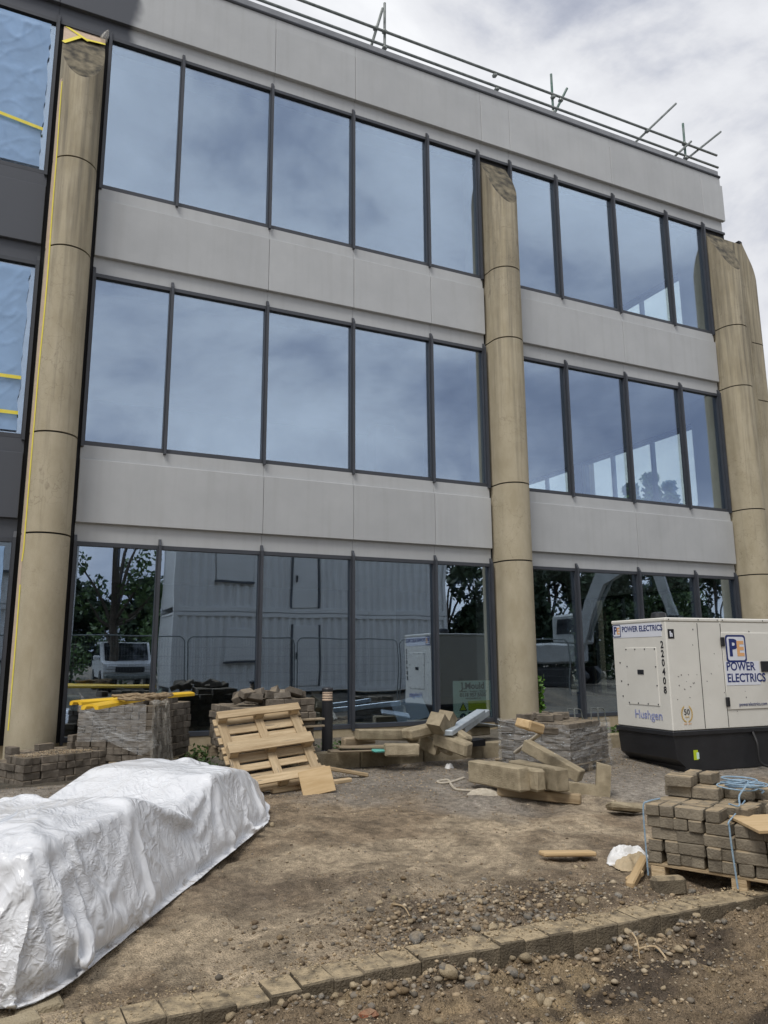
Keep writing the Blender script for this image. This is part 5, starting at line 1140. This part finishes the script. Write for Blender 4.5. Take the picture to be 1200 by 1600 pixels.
# ---- white sheeted bundle, left foreground
A = np.array(PG(62, 1574))[:2]; B = np.array(PG(436, 1272))[:2]
ax = (B-A); LB = np.linalg.norm(ax); ax /= LB; nl = np.array([-ax[1], ax[0]])
WB = 1.46                                            # width
def drape():
    """a sheet let fall over the lumpy load and settled by the cloth solver; local x along the load, y across it"""
    nx, ny = 66, 30; X, Y = np.meshgrid(np.linspace(.20, LB-.14, nx), np.linspace(.26, WB-.2, ny), indexing='ij'); sx = X/LB
    H = np.interp(sx, [0, .03, .08, .32, .37, .44, .52, .60, .66, .75, .84, .92, 1.], [.50, .58, .62, .60, .54, .40, .39, .50, .57, .55, .46, .40, .30])
    H = H-.10*np.clip(np.abs(Y/WB-.5)*2-.55, 0, 1)*sst(.5, .6, sx)
    rr_ = np.random.default_rng(3)
    for _ in range(60):
        a, b, w = rr_.uniform(.1, LB), rr_.uniform(.1, WB), rr_.uniform(.07, .24); H += rr_.uniform(-.09, .06)*((np.abs(X-a) < w) & (np.abs(Y-b) < w*.8))
    V = [tuple(v) for v in np.stack([X, Y, H], -1).reshape(-1, 3)]; F = [tuple(f) for f in gridfaces(nx, ny)]
    ring = [i*ny for i in range(nx)]+[(nx-1)*ny+j for j in range(1, ny)]+[i*ny+ny-1 for i in range(nx-2, -1, -1)]+[j for j in range(ny-2, 0, -1)]; b0 = len(V); n = len(ring)
    for k in ring:
        v = V[k]; V.append((v[0]+.18*math.copysign(1, v[0]-LB/2)*(v[0] < .22 or v[0] > LB-.16), v[1]+.24*math.copysign(1, v[1]-WB/2)*(v[1] < .28 or v[1] > WB-.22)+.03*math.sin(v[0]*5), -.1))
    F += [(ring[k], b0+k, b0+(k+1) % n, ring[(k+1) % n]) for k in range(n)]
    def mk(V, F, name):
        m = MB(); m.v = V; m.f = F; return m.build(name, 'sack', fix=True)
    load = mk(V, F, 'load'); flo = mk([(-3, -3, 0), (8, -3, 0), (8, 5, 0), (-3, 5, 0)], [(0, 1, 2, 3)], 'floor')
    for o in (load, flo):
        o.modifiers.new('c', 'COLLISION'); o.collision.thickness_outer = .012; o.collision.cloth_friction = 12
    d = .033; ov = .55; A_, B_ = np.meshgrid(np.arange(-ov, LB+ov, d), np.arange(-ov-.02, WB+ov+.02, d), indexing='ij'); nb = A_.shape[1]
    ok = np.hypot(np.maximum(np.maximum(-A_+.12, A_-LB+.12), 0), np.maximum(np.maximum(-B_+.12, B_-WB+.12), 0)) < ov+.12
    idx = -np.ones(A_.size, int); idx[ok.ravel()] = np.arange(ok.sum()); F = gridfaces(*A_.shape); F = idx[F]; F = F[(F >= 0).all(1)]
    P = np.stack([A_, B_, .80+.012*fbm(A_*3, B_*3, o=2, s=9)], -1).reshape(-1, 3)[ok.ravel()]
    cl = ob('sheet', npmesh('sheet', P, F, 'sack'))
    m = cl.modifiers.new('cloth', 'CLOTH'); c_ = m.settings; c_.quality = 5; c_.mass = .15; c_.air_damping = 1.5
    c_.tension_stiffness = c_.compression_stiffness = 22; c_.shear_stiffness = 6; c_.bending_stiffness = .015; c_.tension_damping = c_.compression_damping = c_.shear_damping = 8; c_.shrink_min = -.13
    m.collision_settings.collision_quality = 2; m.collision_settings.distance_min = .008; m.point_cache.frame_end = 44
    for f in range(1, 45): S.frame_set(f)
    me = bpy.data.meshes.new_from_object(cl.evaluated_get(bpy.context.evaluated_depsgraph_get()))
    for o in (cl, load, flo): bpy.data.objects.remove(o)
    S.frame_set(1); return me
me = drape(); co = np.zeros(len(me.vertices)*3); me.vertices.foreach_get('co', co); co = co.reshape(-1, 3)
for k, (lo_, hi_) in enumerate(((0, LB), (0, WB))):          # the hem is tucked in along the foot
    dlo, dhi = lo_-co[:, k], co[:, k]-hi_
    co[:, k] = np.where(dlo > .06, lo_-.06+.75*(dlo-.06), np.where(dhi > .06, hi_+.06-.75*(dhi-.06), co[:, k]))
    co[:, 2] = np.where((dlo > .06) | (dhi > .06), np.minimum(co[:, 2], .012), co[:, 2])
tk = .11*np.clip(1-co[:, 2]/.16, 0, 1)**2                # the foot is tucked under
co[:, 1] += tk*np.where(co[:, 1] < WB/2, 1, -1)*np.clip(np.abs(co[:, 1]-WB/2)/(WB/2)-.5, 0, 1)*2; co[:, 0] += tk*np.where(co[:, 0] < LB/2, 1, -1)*np.clip(np.abs(co[:, 0]-LB/2)/(LB/2)-.75, 0, 1)*4
for xe, w_, p_ in ((LB-.75, .86, 2.6), (.38, -.50, 3.0)):   # blunt rounded ends
    r_ = np.clip((co[:, 0]-xe)/w_, 0, .985); co[:, 1] = WB/2+(co[:, 1]-WB/2)*(1-r_**p_)**.5
co[:, 0] = LB/2+(co[:, 0]-LB/2)*1.075; co[:, 1] = WB+(co[:, 1]-WB)*1.06
X = A[0]+ax[0]*co[:, 0]+nl[0]*co[:, 1]; Y = A[1]+ax[1]*co[:, 0]+nl[1]*co[:, 1]
kn = np.exp(-((co[:, 0]-.22)/.2)**2-((co[:, 1]-.12)/.25)**2)+.7*np.exp(-((co[:, 0]-.5)/.3)**2-((co[:, 1]-.02)/.16)**2)+.6*np.exp(-((co[:, 0]-LB)/.3)**2)
crk = kn*.022*(1-np.abs(fbm(co[:, 0]*9, co[:, 1]*9, co[:, 2]*9, o=3, s=230))*1.5)
fold = (1-np.abs(fbm(co[:, 0]*3.4+co[:, 2]*2.2, co[:, 1]*2.6-co[:, 2]*1.5, o=3, s=231))*1.3); fold2 = (1-np.abs(fbm(co[:, 0]*7.5-co[:, 1]*5, co[:, 1]*3+co[:, 2]*4+co[:, 0]*2, o=2, s=232))*1.3)
crk = crk+.020*np.clip(fold, 0, 1)**4+.006*np.clip(fold2, 0, 1)**5
Z = g(X, Y)+.006+co[:, 2]+crk*.6; X = X-nl[0]*crk; Y = Y-nl[1]*crk
me.vertices.foreach_set('co', np.stack([X, Y, Z], -1).astype(np.float32).ravel()); me.materials.clear(); me.shade_smooth(); me.update()
def sheet_mat():
    m = mat('white_sheeting', (.70, .715, .745), (.76, .775, .80), 1.3, .25, .06, world=True, spec=.5)
    t = m.node_tree; N = t.nodes; K = t.links.new; b = N[m['bsdf']]; src = b.inputs['Base Color'].links[0].from_socket
    gm = N.new('ShaderNodeNewGeometry'); sx = N.new('ShaderNodeSeparateXYZ'); K(gm.outputs['Position'], sx.inputs[0])
    n = N.new('ShaderNodeTexNoise'); n.inputs['Scale'].default_value = 7; n.inputs['Detail'].default_value = 7; n.inputs['Roughness'].default_value = .7; K(gm.outputs['Position'], n.inputs['Vector'])
    mz = N.new('ShaderNodeMapRange'); mz.inputs[1].default_value = .05; mz.inputs[2].default_value = .4; mz.inputs[3].default_value = .12; mz.inputs[4].default_value = -.22; K(sx.outputs[2], mz.inputs[0])
    ad = N.new('ShaderNodeMath'); ad.operation = 'ADD'; K(n.outputs['Fac'], ad.inputs[0]); K(mz.outputs[0], ad.inputs[1])
    mr = N.new('ShaderNodeMapRange'); mr.inputs[1].default_value = .62; mr.inputs[2].default_value = .74; mr.inputs[4].default_value = .75; K(ad.outputs[0], mr.inputs[0])
    mx1 = N.new('ShaderNodeMix'); mx1.data_type = 'RGBA'; K(mr.outputs[0], mx1.inputs[0]); K(src, mx1.inputs[6]); mx1.inputs[7].default_value = (.26, .2, .13, 1); K(mx1.outputs[2], b.inputs['Base Color'])
    prev = None                                       # crinkles: ridged noise at three sizes, each run stretched another way
    for sc, stv, dist, stg in ((2.6, (1, 1.8, .6), .05, .32), (6.5, (1.8, .7, 1), .022, .34), (15, (1, 1.3, 1.6), .010, .30)):
        sv = N.new('ShaderNodeVectorMath'); sv.operation = 'MULTIPLY'; sv.inputs[1].default_value = stv; K(gm.outputs['Position'], sv.inputs[0])
        nb = N.new('ShaderNodeTexNoise'); nb.inputs['Scale'].default_value = sc; nb.inputs['Detail'].default_value = 2; nb.inputs['Distortion'].default_value = .8; K(sv.outputs[0], nb.inputs['Vector'])
        sb = N.new('ShaderNodeMath'); sb.operation = 'SUBTRACT'; sb.inputs[1].default_value = .5; K(nb.outputs['Fac'], sb.inputs[0]); ab = N.new('ShaderNodeMath'); ab.operation = 'ABSOLUTE'; K(sb.outputs[0], ab.inputs[0])
        sm = N.new('ShaderNodeMapRange'); sm.inputs[1].default_value = 0; sm.inputs[2].default_value = .12; sm.inputs[3].default_value = 1; sm.inputs[4].default_value = 0; sm.interpolation_type = 'SMOOTHSTEP'; K(ab.outputs[0], sm.inputs[0])
        bp = N.new('ShaderNodeBump'); bp.inputs['Strength'].default_value = stg; bp.inputs['Distance'].default_value = dist
        pm = N.new('ShaderNodeTexNoise'); pm.inputs['Scale'].default_value = 1.3+sc*.1; pm.inputs['Detail'].default_value = 2; K(gm.outputs['Position'], pm.inputs['Vector'])
        pr = N.new('ShaderNodeMapRange'); pr.inputs[1].default_value = .42; pr.inputs[2].default_value = .62; K(pm.outputs['Fac'], pr.inputs[0])      # taut patches between crumpled ones
        pmu = N.new('ShaderNodeMath'); pmu.operation = 'MULTIPLY'; K(sm.outputs[0], pmu.inputs[0]); K(pr.outputs[0], pmu.inputs[1]); K(pmu.outputs[0], bp.inputs['Height'])
        if prev: K(prev.outputs[0], bp.inputs['Normal'])
        prev = bp
    K(prev.outputs[0], b.inputs['Normal'])
    return m
MT['sheet'] = sheet_mat(); me.materials.append(MT['sheet'])
bd = ob('sheeted_bundle', me); md = bd.modifiers.new('smooth', 'SUBSURF'); md.levels = 1; md.render_levels = 1; md.uv_smooth = 'NONE'
tag(bd, 'long low load wrapped in crumpled white plastic sheeting on the bare soil', 'wrapped bundle')

# ---- litter: sticks and a broken red brick in the foreground soil
MT['red'] = mat('red_brick', (.24, .09, .05), (.33, .14, .08), 9, .95, bump=.6, bscale=60, dust=(.32, .24, .15), dustamt=.6)
for (a, b, w, l) in (((985, 1472), (1000, 1505), .012, 'split pale stick lying across the rubble below the kerb'), ((1000, 1500), (1045, 1516), .016, 'thin brown stick lying on the soil beside the split pale stick'), ((612, 1425), (640, 1434), .012, 'short twig on the gravel heap behind the kerb')):
    pa, pb = PG(*a), PG(*b); tag(MB().tube(smooth([Vector((pa.x, pa.y, gz(pa.x, pa.y)+.02)), Vector(((pa.x+pb.x)/2+.02, (pa.y+pb.y)/2, gz((pa.x+pb.x)/2, (pa.y+pb.y)/2)+.03)), Vector((pb.x, pb.y, gz(pb.x, pb.y)+.015))], 4), [w*.5*(1-.05*i) for i in range(9)], 6).build('stick', 'wood'), l, 'stick')
pa = PG(574, 1588); tag(MB().add(bevbox(.09, .06, .055, .012, .008)).build('brick_fragment', 'red', None, (pa.x, pa.y, gz(pa.x, pa.y)+.015), (.3, .2, .6)), 'broken red brick fragment in the foreground soil before the kerb', 'brick fragment')
for k, (px, py, a, l) in enumerate(((700, 1232, 20, 'loose grey paver lying on the gravel left of the dirty rag'), (300, 1186, 50, 'loose paver lying at the right foot of the tall wrapped stack'))):
    pa = PG(px, py); tag(ob('loose_paver', BV['paver'][k], None, (pa.x, pa.y, gz(pa.x, pa.y)+.03), (.05, -.08, R(a))), l, 'paver') if k else None
